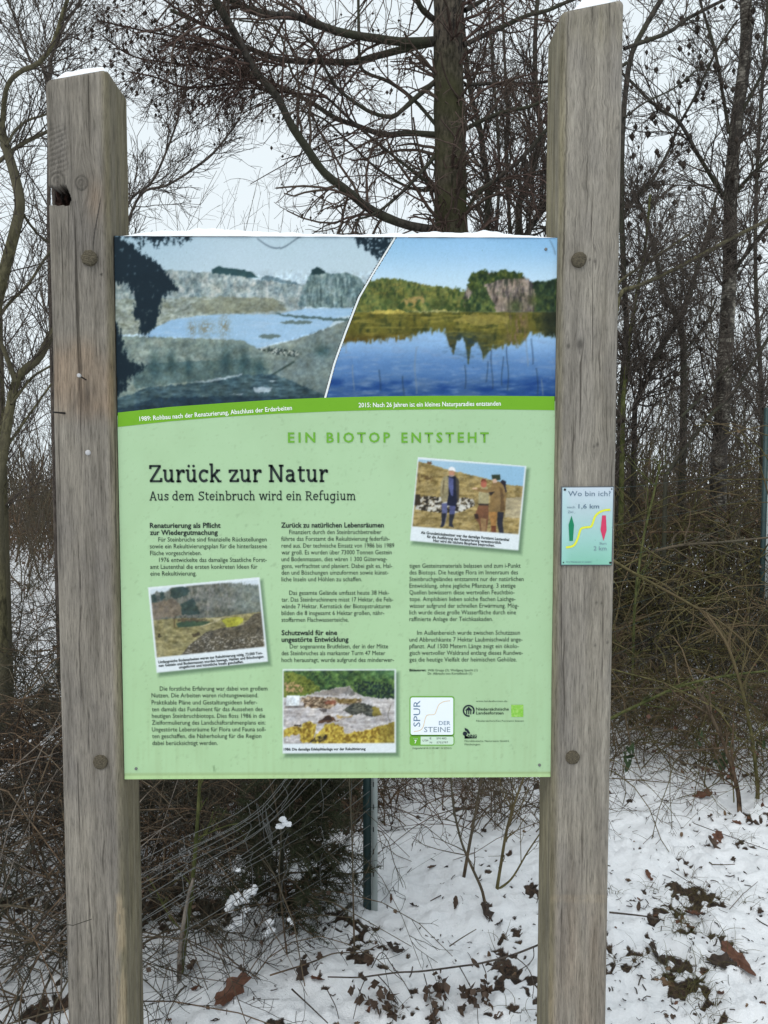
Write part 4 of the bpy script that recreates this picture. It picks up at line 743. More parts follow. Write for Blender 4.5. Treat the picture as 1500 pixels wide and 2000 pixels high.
# slab-serif headline drawn stroke by stroke
def arc(cx, cy, rx, ry, a0, a1, n=12):
    a = np.radians(np.linspace(a0, a1, n)); return list(zip(cx+rx*np.cos(a), cy+ry*np.sin(a)))
def hb(x0, x1, y): return [(x0, y), (x1, y)]
SB, STp, SA, SC_ = 0.034, 0.466, 0.70, 0.646      # slab heights: base, x-height, ascender, capital
arch = lambda x: [(x, 0.30), (x+0.05, 0.41), (x+0.14, 0.455), (x+0.22, 0.44), (x+0.27, 0.36), (x+0.275, 0.30), (x+0.275, 0.0)]
G = {
 'n': (0.56, [[(.13, 0), (.13, .5)], hb(.03, .13, STp), hb(.04, .23, SB), arch(.13), hb(.31, .51, SB)]),
 'm': (0.86, [[(.13, 0), (.13, .5)], hb(.03, .13, STp), hb(.04, .23, SB), arch(.13), hb(.32, .50, SB), arch(.405), hb(.59, .79, SB)]),
 'u': (0.57, [[(.13, .5), (.13, .19), (.15, .10), (.21, .05), (.28, .045), (.36, .09), (.41, .17)], hb(.03, .13, STp), [(.41, .5), (.41, 0)], hb(.31, .41, STp), hb(.41, .52, SB)]),
 'r': (0.42, [[(.13, 0), (.13, .5)], hb(.03, .13, STp), hb(.04, .25, SB), [(.13, .28), (.19, .39), (.27, .45), (.38, .455)], [(.365, .48), (.365, .36)]]),
 'c': (0.47, [arc(.26, .25, .185, .207, 50, 318, 16), [(.395, .475), (.395, .35)]]),
 'k': (0.57, [[(.13, 0), (.13, .735)], hb(.03, .13, SA), hb(.04, .23, SB), [(.14, .21), (.40, .46)], hb(.31, .50, STp), [(.23, .29), (.44, .03)], hb(.37, .55, SB)]),
 'z': (0.48, [hb(.07, .43, .458), [(.405, .455), (.09, .045)], hb(.06, .44, .042), [(.075, .49), (.075, .36)], [(.43, .01), (.43, .15)]]),
 'Z': (0.60, [hb(.08, .54, .638), [(.51, .635), (.09, .045)], hb(.05, .56, .042), [(.085, .67), (.085, .52)], [(.55, .01), (.55, .17)]]),
 'N': (0.74, [[(.15, 0), (.15, .68)], [(.15, .66), (.57, .02)], [(.58, 0), (.58, .68)], hb(.03, .17, SC_), hb(.48, .69, SC_), hb(.04, .27, SB)]),
 'a': (0.52, [[(.08, .40), (.14, .45), (.23, .458), (.32, .43), (.365, .35), (.365, .0)], arc(.22, .155, .135, .113, 75, 300, 14), [(.24, .27), (.365, .285)], [(.26, .045), (.365, .13)], hb(.365, .47, SB)]),
 't': (0.39, [[(.16, .62), (.16, .15), (.18, .07), (.25, .042), (.35, .06)], hb(.04, .36, STp)]),
 'A': (0.66, [[(.10, 0), (.32, .68)], [(.33, .68), (.56, 0)], hb(.18, .48, .22), hb(.01, .20, SB), hb(.45, .65, SB)]),
 's': (0.43, [[(.36, .41), (.30, .45), (.21, .458), (.13, .43), (.10, .365), (.14, .30), (.22, .265), (.31, .23), (.36, .18), (.35, .10), (.28, .05), (.19, .042), (.10, .08)], [(.365, .48), (.365, .36)], [(.085, .02), (.085, .15)]]),
 'd': (0.57, [arc(.25, .25, .18, .207, 40, 320, 16), [(.41, 0), (.41, .735)], hb(.29, .41, SA), hb(.41, .52, SB), [(.39, .38), (.41, .36)], [(.39, .12), (.41, .14)]]),
 'e': (0.50, [arc(.25, .25, .185, .207, 5, 318, 18), hb(.08, .43, .262)]),
 'S': (0.56, [[(.47, .56), (.41, .62), (.29, .64), (.17, .61), (.11, .52), (.14, .42), (.24, .365), (.37, .32), (.46, .25), (.46, .13), (.39, .06), (.28, .04), (.16, .06), (.09, .12)], [(.475, .67), (.475, .52)], [(.08, .01), (.08, .17)]]),
 'i': (0.29, [[(.14, 0), (.14, .5)], hb(.03, .14, STp), hb(.03, .25, SB)]),
 'b': (0.56, [[(.13, 0), (.13, .735)], hb(.02, .13, SA), arc(.30, .25, .18, .207, 140, -140, 16)]),
 'h': (0.57, [[(.13, 0), (.13, .735)], hb(.02, .13, SA), hb(.04, .23, SB), arch(.13), hb(.31, .51, SB)]),
 'w': (0.76, [[(.08, .48), (.22, .02)], [(.22, .02), (.37, .48)], [(.38, .48), (.53, .02)], [(.53, .02), (.68, .48)], hb(.0, .18, STp), hb(.29, .45, STp), hb(.59, .76, STp)]),
 'R': (0.66, [[(.15, 0), (.15, .68)], hb(.03, .15, SC_), hb(.04, .27, SB), [(.15, .638), (.36, .638), (.46, .59), (.49, .50), (.46, .40), (.37, .345), (.15, .335)], [(.33, .335), (.53, .03)], hb(.47, .65, SB)]),
 'f': (0.36, [[(.15, 0), (.15, .58), (.19, .68), (.28, .715), (.40, .70)], hb(.04, .34, STp), hb(.04, .27, SB)]),
 'g': (0.56, [arc(.25, .25, .18, .207, 40, 320, 16), [(.41, .5), (.41, -.06), (.37, -.15), (.28, -.20), (.16, -.19), (.08, -.15)], hb(.41, .50, STp)]),
}
G['ü'] = (0.57, G['u'][1])
def stroke(mb2, pts, wd):
    p = np.asarray(pts, float); d = np.gradient(p, axis=0) if len(p) > 2 else np.repeat((p[1]-p[0])[None], 2, 0)
    d /= np.linalg.norm(d, axis=1, keepdims=True)+1e-9; n_ = np.stack([-d[:, 1], d[:, 0]], 1)*wd/2
    V = np.vstack([p+n_, p-n_]); k = len(p); i = np.arange(k-1)
    mb2.append((V, np.vstack([np.stack([i, i+k, i+k+1], 1), np.stack([i, i+k+1, i+1], 1)])))
def slab_text(txt, wd):
    out = []; x = 0
    for ch in txt:
        if ch == ' ': x += 0.27; continue
        adv, ss = G[ch]; st = []
        for s_ in ss:
            horiz = len(s_) == 2 and abs(s_[0][1]-s_[1][1]) < 1e-6
            stroke(st, s_, wd*(0.78 if horiz else 1.0))
        if ch in 'iü':
            for dx in ((.14,) if ch == 'i' else (.17, .38)):
                a = np.linspace(0, 2*math.pi, 11)[:-1]; V = np.vstack([[dx, .635], np.stack([dx+.058*np.cos(a), .635+.058*np.sin(a)], 1)])
                st.append((V, np.array([(0, i+1, (i+1) % 10+1) for i in range(10)])))
        for V, T in st: out.append((V+np.array([x, 0]), T))
        x += adv
    n = 0; Vs = []; Ts = []
    for V, T in out: Vs.append(V); Ts.append(T+n); n += len(V)
    return np.vstack(Vs), np.vstack(Ts)
for nm, txt, wd, x0, x1, y, cap in (('headline_text', 'Zurück zur Natur', 0.105, 292, 641, 942, 33.5), ('subtitle_text', 'Aus dem Steinbruch wird ein Refugium', 0.088, 292, 694.6, 977.6, 17.6)):
    mb = MB(); V2, T = slab_text(txt, wd); place(mb, V2, T, x0, y, x1, y-0.6, cap, 0.68, layer(8)); obj(nm, mb.mesh(nm, smooth=False), M['ink'], panel)

# ---------------------------------------------------------------- logos on the panel (drawn in the zoomed pixel frame lx, ly)
lx = lambda X: 790+X/5.0
ly = lambda Y: 1290+Y/5.0
def flat(name, polys, m, lay, parent=None, fx=lx, fy=ly, Y=None, label=None):
    mb = MB()
    for pts in polys:
        p = np.array(pts, float); P = at(fx(p[:, 0]), fy(p[:, 1]), YP); P[:, 1] = layer(lay) if Y is None else Y
        c = P.mean(0); n = len(P); V = np.vstack([P, c]); i = np.arange(n); mb.add(V, np.stack([i, (i+1) % n, np.full(n, n)], 1))
    o = obj(name, mb.mesh(name, smooth=False), m, parent or panel)
    if label: tag(o, label)
    return o
def rrect(x0, y0, x1, y1, r):
    return arc(x0+r, y0+r, r, r, 180, 270, 6)+arc(x1-r, y0+r, r, r, 270, 360, 6)+arc(x1-r, y1-r, r, r, 0, 90, 6)+arc(x0+r, y1-r, r, r, 90, 180, 6)
def ribbon(name, pts, wd, m, lay, parent=None, fx=lx, fy=ly, Y=None, n=60):
    p = spline(pts, n); st = []; stroke(st, p, wd); V, T = st[0]
    P = at(fx(V[:, 0]), fy(V[:, 1]), YP); P[:, 1] = layer(lay) if Y is None else Y
    mb = MB(); mb.add(P, T); return obj(name, mb.mesh(name, smooth=False), m, parent or panel)
M['ink_pale'] = mat('ink_pale', tuple(lin((205, 228, 208))*0.9), 0.5)
M['ink_badge'] = mat('ink_badge', tuple(lin((230, 238, 244))*0.95), 0.5)
flat('badge_frame', [rrect(50, 348, 487, 738, 26), rrect(50, 730, 487, 830, 26)], M['ink_green'], 5)
flat('badge_field', [rrect(60, 360, 476, 724, 18)], M['ink_badge'], 6.2)
flat('badge_field', [[(158, 742), (470, 742), (478, 752), (478, 808), (468, 820), (158, 820)]], M['ink_pale'], 6.2)
ribbon('trail_curve', [(90, 693), (150, 681), (182, 645), (203, 565), (225, 532), (290, 525), (312, 485), (335, 432), (380, 402), (445, 392)], 7, M['ink_tan'], 7.4)
px5 = lambda *q: tuple(v for i in range(0, len(q), 2) for v in (lx(q[i]), ly(q[i+1])))
lines('badge_text', [('SPUR', *px5(153, 645, 153, 390))], 66/5, M['ink_blue'])
lines('badge_text', [('DER', *px5(336, 628, 447, 628))], 39/5, M['ink_blue'])
lines('badge_text', [('STEINE', *px5(191, 697, 447, 697))], 51/5, M['ink_grey'])
lines('badge_text', [('7', *px5(97, 808, 118, 808))], 33/5, M['ink_white'], bold=0.03); lines('badge_text', [('Tafel', *px5(84, 768, 128, 768))], 12/5, M['ink_pale'])
lines('badge_text', [('UTM', *px5(176, 790, 230, 790)), ('E', *px5(247, 768, 262, 768)), ('N', *px5(247, 808, 268, 808)), ('591482', *px5(312, 768, 410, 768)), ('5752797', *px5(314, 808, 424, 808))], 19/5, IB)
lines('badge_text', [('Folgetafel 8/10: E 591487  N 575215', *px5(80, 862, 458, 862))], 15/5, IB)
lines('logo_text', [('www.landesforsten.de', *px5(697, 403, 1003, 403))], 15/5, IB)
lines('logo_text', [('Niedersächsische', *px5(699, 487, 1018, 487)), ('Landesforsten', *px5(699, 525, 966, 525))], 29/5, IB, bold=0.012)
lines('logo_text', [('Niedersächsisches Forstamt Seesen', *px5(700, 596, 1164, 596))], 16/5, IB)
lines('logo_text', [('Norddeutsche Naturstein GmbH,', *px5(587, 793, 1022, 793)), ('Flechtingen', *px5(587, 826, 738, 826))], 17/5, IB)
lines('logo_text', [('NNG', *px5(618, 748, 706, 748))], 26/5, M['ink_navy'], bold=0.03)
ribbon('ring_emblem', arc(627, 490, 51, 51, 80, 395, 30), 15, M['ink_navy'], 7)
flat('arrow_emblem', [[(627, 450), (664, 487), (590, 487)], [(602, 485), (612, 485), (612, 525), (602, 525)], [(622, 485), (632, 485), (632, 525), (622, 525)], [(642, 485), (652, 485), (652, 525), (642, 525)]], M['ink_navy'], 7)
flat('dot_emblem', [arc(590, 713, 21, 21, 0, 345, 20), [(586, 655), (620, 672), (640, 705), (640, 714), (618, 712), (606, 690), (590, 682)], [(586, 728), (591, 728), (591, 758), (704, 752), (704, 758), (586, 762)]], M['ink_navy'], 7)
def leafsq(px, py):
    X = (px-790)*5; Y = (py-1290)*5; c = full(px, (140, 196, 84)); t = mott(X+Y*0.4, Y-X*0.5, 12, 7, 300, 3); c = blend(c, np.clip(t*1.6, 0, 1), (176, 212, 128)); return blend(c, np.clip(-t, 0, 1)*0.6, (120, 182, 66))
sheet('leaf_pattern_square', lx(1042), ly(432), lx(1160), ly(550), 1.2, leafsq, 6, panel)
for x, y in ((1066, 487), (266, 1501), (1053.5, 1494)):
    obj('panel_screw', disc(at(x, y, YP)+(0, -0.001, 0), 0.0034, 0.0018, 14, 0.5).mesh('screw'), M['wire'], panel)

# ---------------------------------------------------------------- small plaque screwed to the right post
YQ = YF-0.0055
qc = np.array([(1098.6, 952.4), (1197.8, 951.8), (1194, 1102.8), (1096.8, 1102.8)])
QP = at(qc[:, 0], qc[:, 1], YQ)
plaque = empty('trail_plaque', (float(QP[:, 0].mean()), YF, float(QP[2:, 2].mean())), 'small pale turquoise distance plaque screwed to the right oak post', 'plaque')
V = np.vstack([QP, QP+np.array([0, 0.0045, 0])]); c0 = V[:4].mean(0)
V[:, 0] += np.sign(V[:, 0]-c0[0])*0.0022; V[:, 2] += np.sign(V[:, 2]-c0[2])*0.0022; V[:, 1] += 0.0006
M['plaque_edge'] = mat('plaque_edge', (0.10, 0.12, 0.14), 0.5)
obj('plate', raw_mesh('plate', V, np.array([(0, 3, 2, 1), (4, 5, 6, 7), (0, 1, 5, 4), (1, 2, 6, 5), (2, 3, 7, 6), (3, 0, 4, 7)]), smooth=False), M['plaque_edge'], plaque)
def pq(px, py):
    t = np.clip((py-952)/151, 0, 1); c = np.stack([np.interp(t, [0, 0.3, 0.65, 1], a) for a in ((208, 190, 168, 140), (220, 212, 212, 200), (234, 220, 208, 180))], 1)
    c = blend(c, sstep(1120, 1099, px)*0.35, (176, 226, 226)); return blend(c, sstep(1172, 1197, px)*0.3*sstep(0.25, 0.5, t), (168, 222, 208))
nx_, ny_ = 40, 60
U, Vv = np.meshgrid(np.linspace(0, 1, nx_), np.linspace(0, 1, ny_)); q4 = lambda k: (QP[0, k]*(1-U)+QP[1, k]*U)*(1-Vv)+(QP[3, k]*(1-U)+QP[2, k]*U)*Vv
PP = np.stack([q4(0), np.full_like(U, YQ), q4(2)], -1).reshape(-1, 3); ax_, ay_ = topx(PP)
obj('plaque_print', raw_mesh('plaque_print', PP, grid_faces(nx_, ny_)[:, ::-1], col=np.minimum(lin(pq(ax_, ay_))*PG, 0.93), smooth=False), M['print'], plaque)
# the plaque drawings use the same pixel frame, carried onto its own plane
kq = (YQ-CAM[1])/(YP-CAM[1])
def onplaque(o):
    me = o.data; n = len(me.vertices); a = np.zeros(n*3, np.float32); me.vertices.foreach_get('co', a); a = a.reshape(-1, 3)
    y = a[:, 1].copy(); q = CAM+(np.stack([a[:, 0], np.zeros(n), a[:, 2]], 1)-CAM)*kq; q[:, 1] = y; me.vertices.foreach_set('co', q.astype(np.float32).ravel()); me.update(); return o
hx = lambda X: 1085+X/11.43
hy = lambda Y: 940+Y/11.43
ph = lambda *q: tuple(v for i in range(0, len(q), 2) for v in (hx(q[i]), hy(q[i+1])))
def ptext(rows, cap, m, bold=0.0): onplaque(lines('plaque_text', rows, cap, m, parent=plaque, Y=YQ-0.0008, bold=bold))
ptext([('Wo bin ich?', *ph(280, 330, 1228, 330))], 112/11.43, M['ink_slate'])
ptext([('1,6 km', *ph(510, 606, 972, 606))], 96/11.43, M['ink_slate'], 0.008)
ptext([('nach', *ph(258, 602, 436, 602)), ('Ziel', *ph(272, 708, 392, 708))], 52/11.43, M['ink_grey'])
ptext([('Start', *ph(980, 1412, 1140, 1412))], 50/11.43, M['ink_grey']); ptext([('2 km', *ph(850, 1542, 1135, 1542))], 92/11.43, M['ink_grey'])
ptext([('Ihre Wanderzeit ist variabel', *ph(240, 1815, 795, 1815))], 34/11.43, M['ink_slate'])
onplaque(ribbon('trail_curve', [(232, 1478), (370, 1450), (440, 1390), (500, 1260), (545, 1110), (590, 1045), (700, 1025), (790, 1010), (835, 920), (880, 790), (960, 705), (1080, 650), (1220, 635)], 46, M['ink_yellow'], 0, plaque, hx, hy, Y=YQ-0.0007))
onplaque(flat('green_arrow', [[(356, 765), (412, 970), (385, 1330), (308, 1330), (290, 970)]], M['ink_arrow_green'], 0, plaque, hx, hy, Y=YQ-0.0008))
onplaque(flat('red_arrow', [[(1040, 762), (1122, 762), (1138, 1090), (1070, 1330), (1003, 1090)]], M['ink_arrow_red'], 0, plaque, hx, hy, Y=YQ-0.0008))
for X, Y_, r in ((208, 186, 0.0028), (1222, 1818, 0.0026), (1255, 172, 0.0016), (176, 1812, 0.0014)):
    obj('plaque_screw', disc(at(hx(X), hy(Y_), YQ), r, 0.002, 12, 0.5).mesh('screw'), M['iron'], plaque)

# ---------------------------------------------------------------- snow lying on the board and the posts
def snow_ridge(name, pts, depth, hfun, label, seed):
    "lumpy snow along a line of front edge points; hfun(s) thickness"
    n = len(pts); k = 9; V = np.zeros((n, k, 3)); s = np.linspace(0, 1, n)
    L = np.linalg.norm(pts[-1]-pts[0])
    for i in range(n):
        h = hfun(s[i])*(0.6+0.8*fbm(np.array([s[i]*L*34]), np.array([seed*1.0]), seed, 3)[0])
        a = np.linspace(0, math.pi, k); fr = 0.5-0.5*np.cos(a)
        ov = 0.0035*(fbm(np.array([s[i]*L*40]), np.array([3.3]), seed+5, 2)[0])
        V[i, :, 0] = pts[i, 0]; V[i, :, 1] = pts[i, 1]-ov+(depth+2*ov)*fr; V[i, :, 2] = pts[i, 2]-0.0012+h*np.sin(a)**0.6
    me = raw_mesh(name, V.reshape(-1, 3), grid_faces(k, n)[:, ::-1]); o = obj(name, me, M['snow']); return tag(o, label, 'snow')
xs = np.linspace(-0.485, 0.494, 260)
snow_ridge('snow_strip', np.stack([xs, np.full_like(xs, YP-0.001), np.full_like(xs, PZ0+PH)], 1), 0.030,
           lambda s: 0.0165*min(1, s*14)*min(1, max((1-s)*6, 0.0)+0.05)*(0.8+0.3*math.sin(s*9)), 'thin ridge of snow lying along the top edge of the green panel', 301)
def post_snow(x0, x1, topL, topR, hf, label, seed):
    zL = at(*topL, YF)[2]; zR = at(*topR, YF)[2]; n = 40; m = 24
    U, W = np.meshgrid(np.linspace(0, 1, n), np.linspace(0, 1, m)); x = x0+0.004+(x1-x0-0.008)*U; y = YF+0.003+(YB-YF-0.006)*W
    e = np.minimum(np.minimum(U, 1-U)*9, np.minimum(W*16, (1-W)*16)); e = np.clip(e, 0, 1)**0.5
    z = zL+(zR-zL)*(x-x0)/(x1-x0)-0.004+(hf(U)*(0.75+0.5*fbm(x*60, y*60, seed, 3))+0.004)*e
    return tag(obj('snow_layer', raw_mesh('snow_layer', np.stack([x, y, z], -1).reshape(-1, 3), grid_faces(n, m)), M['snow']), label, 'snow')
post_snow(XL0, XL1, (88, 156), (200, 135), lambda u: 0.017*sstep(0.02, 0.35, u), 'snow cap on the sloping top of the left oak post', 311)
post_snow(XR0, XR1, (1098, 22), (1218, -2), lambda u: 0.024*sstep(0.1, 0.4, u)*sstep(0.95, 0.6, u), 'snow cap on the sloping top of the right taller oak post', 317)
# ================================================================ trees traced from their main stems
def trace(pts, Y0, Y1, n=24, wob=0.0, rng=None):
    p = spline(np.array(pts, float), n); Ys = np.linspace(Y0, Y1, n)
    P = np.array([at(a, b, y) for (a, b), y in zip(p, Ys)])
    if wob: P += rng.normal(size=P.shape)*wob
    return P
def rad(r0, r1, Y, n): return np.linspace(r0, r1, n)/FPX*(Y-CAM[1])
def tube_mesh(name, P, Rd, k=10, rough_=0.0, seed=0):
    V, F = tubes(P[None], Rd[None], k)
    if rough_:
        c = np.repeat(P, k, 0); d = V-c; g = fbm(V[:, 0]*14+V[:, 1]*14, V[:, 2]*9, seed, 3)+0.6*fbm(V[:, 0]*50+V[:, 1]*50, V[:, 2]*22, seed+3, 2)
        V = c+d*(1+rough_*(g-0.8))[:, None]
    return raw_mesh(name, V, F)
def twig_mesh(name, sets, k=3):
    mb = MB()
    for P, Rd in sets: V, F = tubes(P, Rd, k); mb.add(V, F)
    return mb.mesh(name)
_oct = np.array([(1, 0, 0), (-1, 0, 0), (0, 1, 0), (0, -1, 0), (0, 0, 1), (0, 0, -1)], float)
_octf = np.array([(0, 2, 4), (2, 1, 4), (1, 3, 4), (3, 0, 4), (2, 0, 5), (1, 2, 5), (3, 1, 5), (0, 3, 5)])
def blobs(rng, pos, r0, r1, stretch=1.4):
    n = len(pos); r = rng.uniform(r0, r1, n); q = _oct[None]*r[:, None, None]*np.array([1, 1, stretch]); q = q*(1+rng.normal(size=q.shape)*0.12)
    V = (pos[:, None, :]+q).reshape(-1, 3); F = (_octf[None]+6*np.arange(n)[:, None, None]).reshape(-1, 3); return V, F
def along(rng, P, n):
    i = rng.integers(0, len(P), n); t = rng.uniform(0.15, 1, n)*(P.shape[1]-1); j = np.minimum(t.astype(int), P.shape[1]-2); f = (t-j)[:, None]
    return P[i, j]*(1-f)+P[i, j+1]*f
def resamp(Ps, n=24): return np.array([spline(p, n) for p in Ps])

def tree(name, label, base, trunk, limbs, Y, tm, lm, wm, levels, seed, cones=0, cone_r=(0.008, 0.013), group=None, trunk_k=14, rough_=0.0, drop=(0, 0, 0), cat='tree', conepos=None):
    "trunk: (P, R); limbs: list of (P, R); levels: list of kids() settings, each growing on the one before"
    rng = np.random.default_rng(seed)
    e = empty(name, base, label, cat, group)
    if trunk is not None: obj('trunk', tube_mesh('trunk', trunk[0], trunk[1], trunk_k, rough_, seed), tm, e)
    for P, Rd in limbs: obj('limb', tube_mesh('limb', P, Rd, 7, 0.25, seed), lm, e)
    src = list(limbs) if limbs else [trunk]
    if trunk is not None and limbs: src.append((spline(trunk[0], 24), np.interp(np.linspace(0, 1, 24), np.linspace(0, 1, len(trunk[1])), trunk[1])*0.35))
    P = np.array([spline(p, 24) for p, _ in src]); Rd = np.array([np.interp(np.linspace(0, 1, 24), np.linspace(0, 1, len(r)), r) for _, r in src])
    sets = []; cur = (P, Rd)
    for lv in levels:
        cur = kids(rng, *cur, **lv); sets.append(cur)
    if sets: obj('twigs', twig_mesh('twigs', sets), wm, e)['kind'] = 'stuff'
    if cones:
        pos = along(rng, sets[-1][0], cones)-np.array([0, 0, 0.012]); V, F = blobs(rng, pos, *cone_r)
        obj('cones', raw_mesh('cones', V, F, smooth=False), M['cone'], e)['kind'] = 'stuff'
    return e
def to_ground(P, sink=0.15):
    "extends a traced stem straight down into the ground"
    p = P[0].copy(); z = float(gz(p[0], p[1]))-sink
    n = max(3, int((p[2]-z)/0.25)); k = np.linspace(1, 0, n+1)[1:][::-1] if False else np.linspace(0, 1, n+1)[:-1]
    add = np.stack([np.full(n, p[0])+(P[0]-P[1])[0]*0.2*(1-k), np.full(n, p[1]), z+(p[2]-z)*k], 1)
    return np.vstack([add, P])
def stem(pts, Y0, Y1, r0, r1, n=26, ground=True, flare=1.25):
    P = trace(pts, Y0, Y1, n); m = len(P)
    if ground: P = to_ground(P)
    k = len(P)-m; Rr = np.concatenate([np.linspace(r0*flare, r0, k+1)[:-1], np.linspace(r0, r1, m)])/FPX*(Y0-CAM[1])
    return P, Rr
def c5(*q): return [(400+a/3, b/3) for a, b in q]
YL = 5.6
lt = stem([(882, 480), (881, 440), (879, 300), (876, 150), (874, 0), (872, -200), (870, -520)], YL, YL, 34, 22, 40, flare=1.2)
def limb(pts, r0, r1, Ya, Yb, n=26): P = trace(pts, Ya, Yb, n); return P, np.linspace(r0, r1, n)/FPX*(Ya-CAM[1])
LL = [limb(c5((1360, 240), (1180, 245), (1000, 225), (800, 190), (650, 140), (530, 95), (400, 90), (280, 65), (180, 10), (60, -40), (-150, -130)), 8, 5, YL, YL-1.2),
      limb(c5((1360, 245), (1200, 280), (1000, 330), (870, 365), (700, 360), (560, 360), (420, 345), (330, 310), (230, 270), (100, 200), (0, 150), (-200, 60)), 7, 3, YL, YL-0.5),
      limb(c5((1360, 790), (1200, 780), (1050, 790), (900, 740), (760, 690), (640, 610), (500, 540), (400, 490), (250, 420), (100, 340), (0, 300), (-250, 260)), 6, 2.5, YL, YL+0.7),
      limb(c5((1360, 470), (1240, 570), (1150, 650), (1090, 685), (980, 660), (880, 600), (780, 520), (720, 430), (660, 300), (560, 180)), 5, 2, YL, YL-0.8),
      limb(c5((1360, 740), (1230, 590), (1080, 480), (950, 430), (910, 370), (903, 200), (900, 0), (905, -100)), 3.6, 2.6, YL, YL-0.3),
      limb(c5((1360, 1115), (1200, 1100), (1000, 980), (850, 840), (700, 700), (560, 650)), 3, 1.6, YL, YL+0.6),
      limb(c5((1360, 1110), (1150, 950), (980, 810), (850, 700), (700, 560), (560, 490), (500, 400), (460, 250), (400, 150), (200, 120)), 3, 1.6, YL, YL+0.2),
      limb(c5((1350, 915), (1250, 1030), (1130, 1150), (1000, 1250), (880, 1290)), 4, 1.8, YL, YL-0.5),
      limb(c5((1360, 130), (1270, 50), (1240, -20), (1200, -120)), 6, 4, YL, YL-0.5),
      limb([(905, 88), (975, 55), (1030, 30), (1070, 20), (1130, -5), (1250, -40)], 5, 3, YL, YL+0.4),
      limb([(908, 166), (960, 163), (1050, 161), (1120, 150), (1200, 128)], 3.4, 2, YL, YL+0.6),
      limb([(908, 253), (928, 242), (960, 227), (992, 216), (1035, 208), (1075, 190), (1160, 150)], 4.4, 2.4, YL, YL-0.4),
      limb([(905, 425), (928, 385), (953, 363), (992, 333), (1024, 304), (1052, 272), (1075, 246), (1130, 190), (1225, 122)], 4.6, 3, YL, YL-0.7),
      limb([(908, 20), (960, -10), (1040, -60), (1200, -160)], 5, 2, YL, YL+0.5), limb([(850, -60), (760, -90), (600, -140), (400, -160)], 6, 3, YL, YL+0.4)]
P3 = trace(c5((1360, 1350), (1150, 1310), (960, 1220), (850, 1130), (700, 1010), (600, 870), (500, 720), (420, 560), (300, 420), (180, 200), (100, 70), (50, -20), (0, -140)), YL-0.1, YL-1.6, 34)
red = (P3, np.linspace(8.5, 5, 34)/FPX*(YL-CAM[1]))
LV = [dict(num=330, t0=0.12, t1=1, l0=0.5, l1=1.5, a0=25, a1=75, n=7, bias=(0, 0, -0.10), curl=0.16, rs=0.40, rmin=0.0029, rend=0.45, flat=(1, 0.7, 1)),
      dict(num=1700, t0=0.1, t1=1, l0=0.18, l1=0.62, a0=25, a1=75, n=5, bias=(0, 0, -0.16), curl=0.2, rs=0.6, rmin=0.0020, rend=0.6),
      dict(num=4200, t0=0.1, t1=1, l0=0.06, l1=0.26, a0=30, a1=80, n=4, bias=(0, 0, -0.1), curl=0.22, rs=0.7, rmin=0.0015, rend=0.7)]
tree('larch_tree', 'large bare larch with a thick mossy trunk rising behind the green panel', tuple(lt[0][0]), lt, LL+[red], YL, M['larch'], M['limb'], M['twig'], LV, 11, cones=420, cone_r=(0.009, 0.015), trunk_k=40, rough_=0.16)
# a dense fan of fine cone-bearing twigs hangs in at the upper left from the red limb
tw = [limb([(560, 130), (470, 105), (380, 80), (280, 60), (190, 40)], 2.6, 1.2, YL-0.9, YL-1.3), limb([(540, 165), (450, 140), (350, 125), (260, 110), (200, 70)], 2.4, 1.2, YL-0.8, YL-1.0),
      limb([(480, 100), (420, 60), (350, 20), (280, -30)], 2.6, 1.4, YL-1.1, YL-1.4), limb([(500, 150), (440, 165), (360, 170), (300, 150), (250, 140)], 2.4, 1.2, YL-0.9, YL-1.2), limb([(640, 190), (560, 180), (480, 172), (400, 175)], 2.4, 1.2, YL-0.7, YL-1.1)]
LV2 = [dict(num=170, t0=0.1, t1=1, l0=0.25, l1=0.75, a0=20, a1=65, n=6, bias=(0, 0, -0.12), curl=0.2, rs=0.6, rmin=0.0030, rend=0.55),
       dict(num=850, t0=0.05, t1=1, l0=0.12, l1=0.38, a0=25, a1=75, n=5, bias=(0, 0, -0.15), curl=0.22, rs=0.7, rmin=0.0019, rend=0.6),
       dict(num=1500, t0=0.05, t1=1, l0=0.05, l1=0.18, a0=30, a1=80, n=4, curl=0.25, rs=0.7, rmin=0.0016)]
larch = bpy.data.objects['larch_tree']; rng = np.random.default_rng(77)
Pq = np.array([spline(p, 24) for p, _ in tw]); Rq = np.array([np.interp(np.linspace(0, 1, 24), np.linspace(0, 1, len(r)), r) for _, r in tw]); sets = []; cur = (Pq, Rq)
for p_, r_ in tw: obj('limb', tube_mesh('limb', p_, r_, 6), M['redlimb'], larch)
for lv in LV2: cur = kids(rng, *cur, **lv); sets.append(cur)
obj('twigs', twig_mesh('twigs', sets), M['twig'], larch)['kind'] = 'stuff'
V_, F_ = blobs(rng, along(rng, sets[-1][0], 420), 0.010, 0.016); obj('cones', raw_mesh('cones', V_, F_, smooth=False), M['cone'], larch)['kind'] = 'stuff'

def lv(n1, n2, n3, L=1.0, up=0.12, rm=0.003):
    out = [dict(num=n1, t0=0.15, t1=1, l0=0.5*L, l1=1.5*L, a0=20, a1=55, n=7, bias=(0, 0, up), curl=0.14, rs=0.45, rmin=rm*1.25, rend=0.45),
           dict(num=n2, t0=0.12, t1=1, l0=0.2*L, l1=0.7*L, a0=20, a1=60, n=5, bias=(0, 0, up), curl=0.17, rs=0.6, rmin=rm, rend=0.55)]
    if n3: out.append(dict(num=n3, t0=0.1, t1=1, l0=0.08*L, l1=0.32*L, a0=20, a1=65, n=4, bias=(0, 0, up), curl=0.2, rs=0.7, rmin=rm*0.8, rend=0.65))
    return out
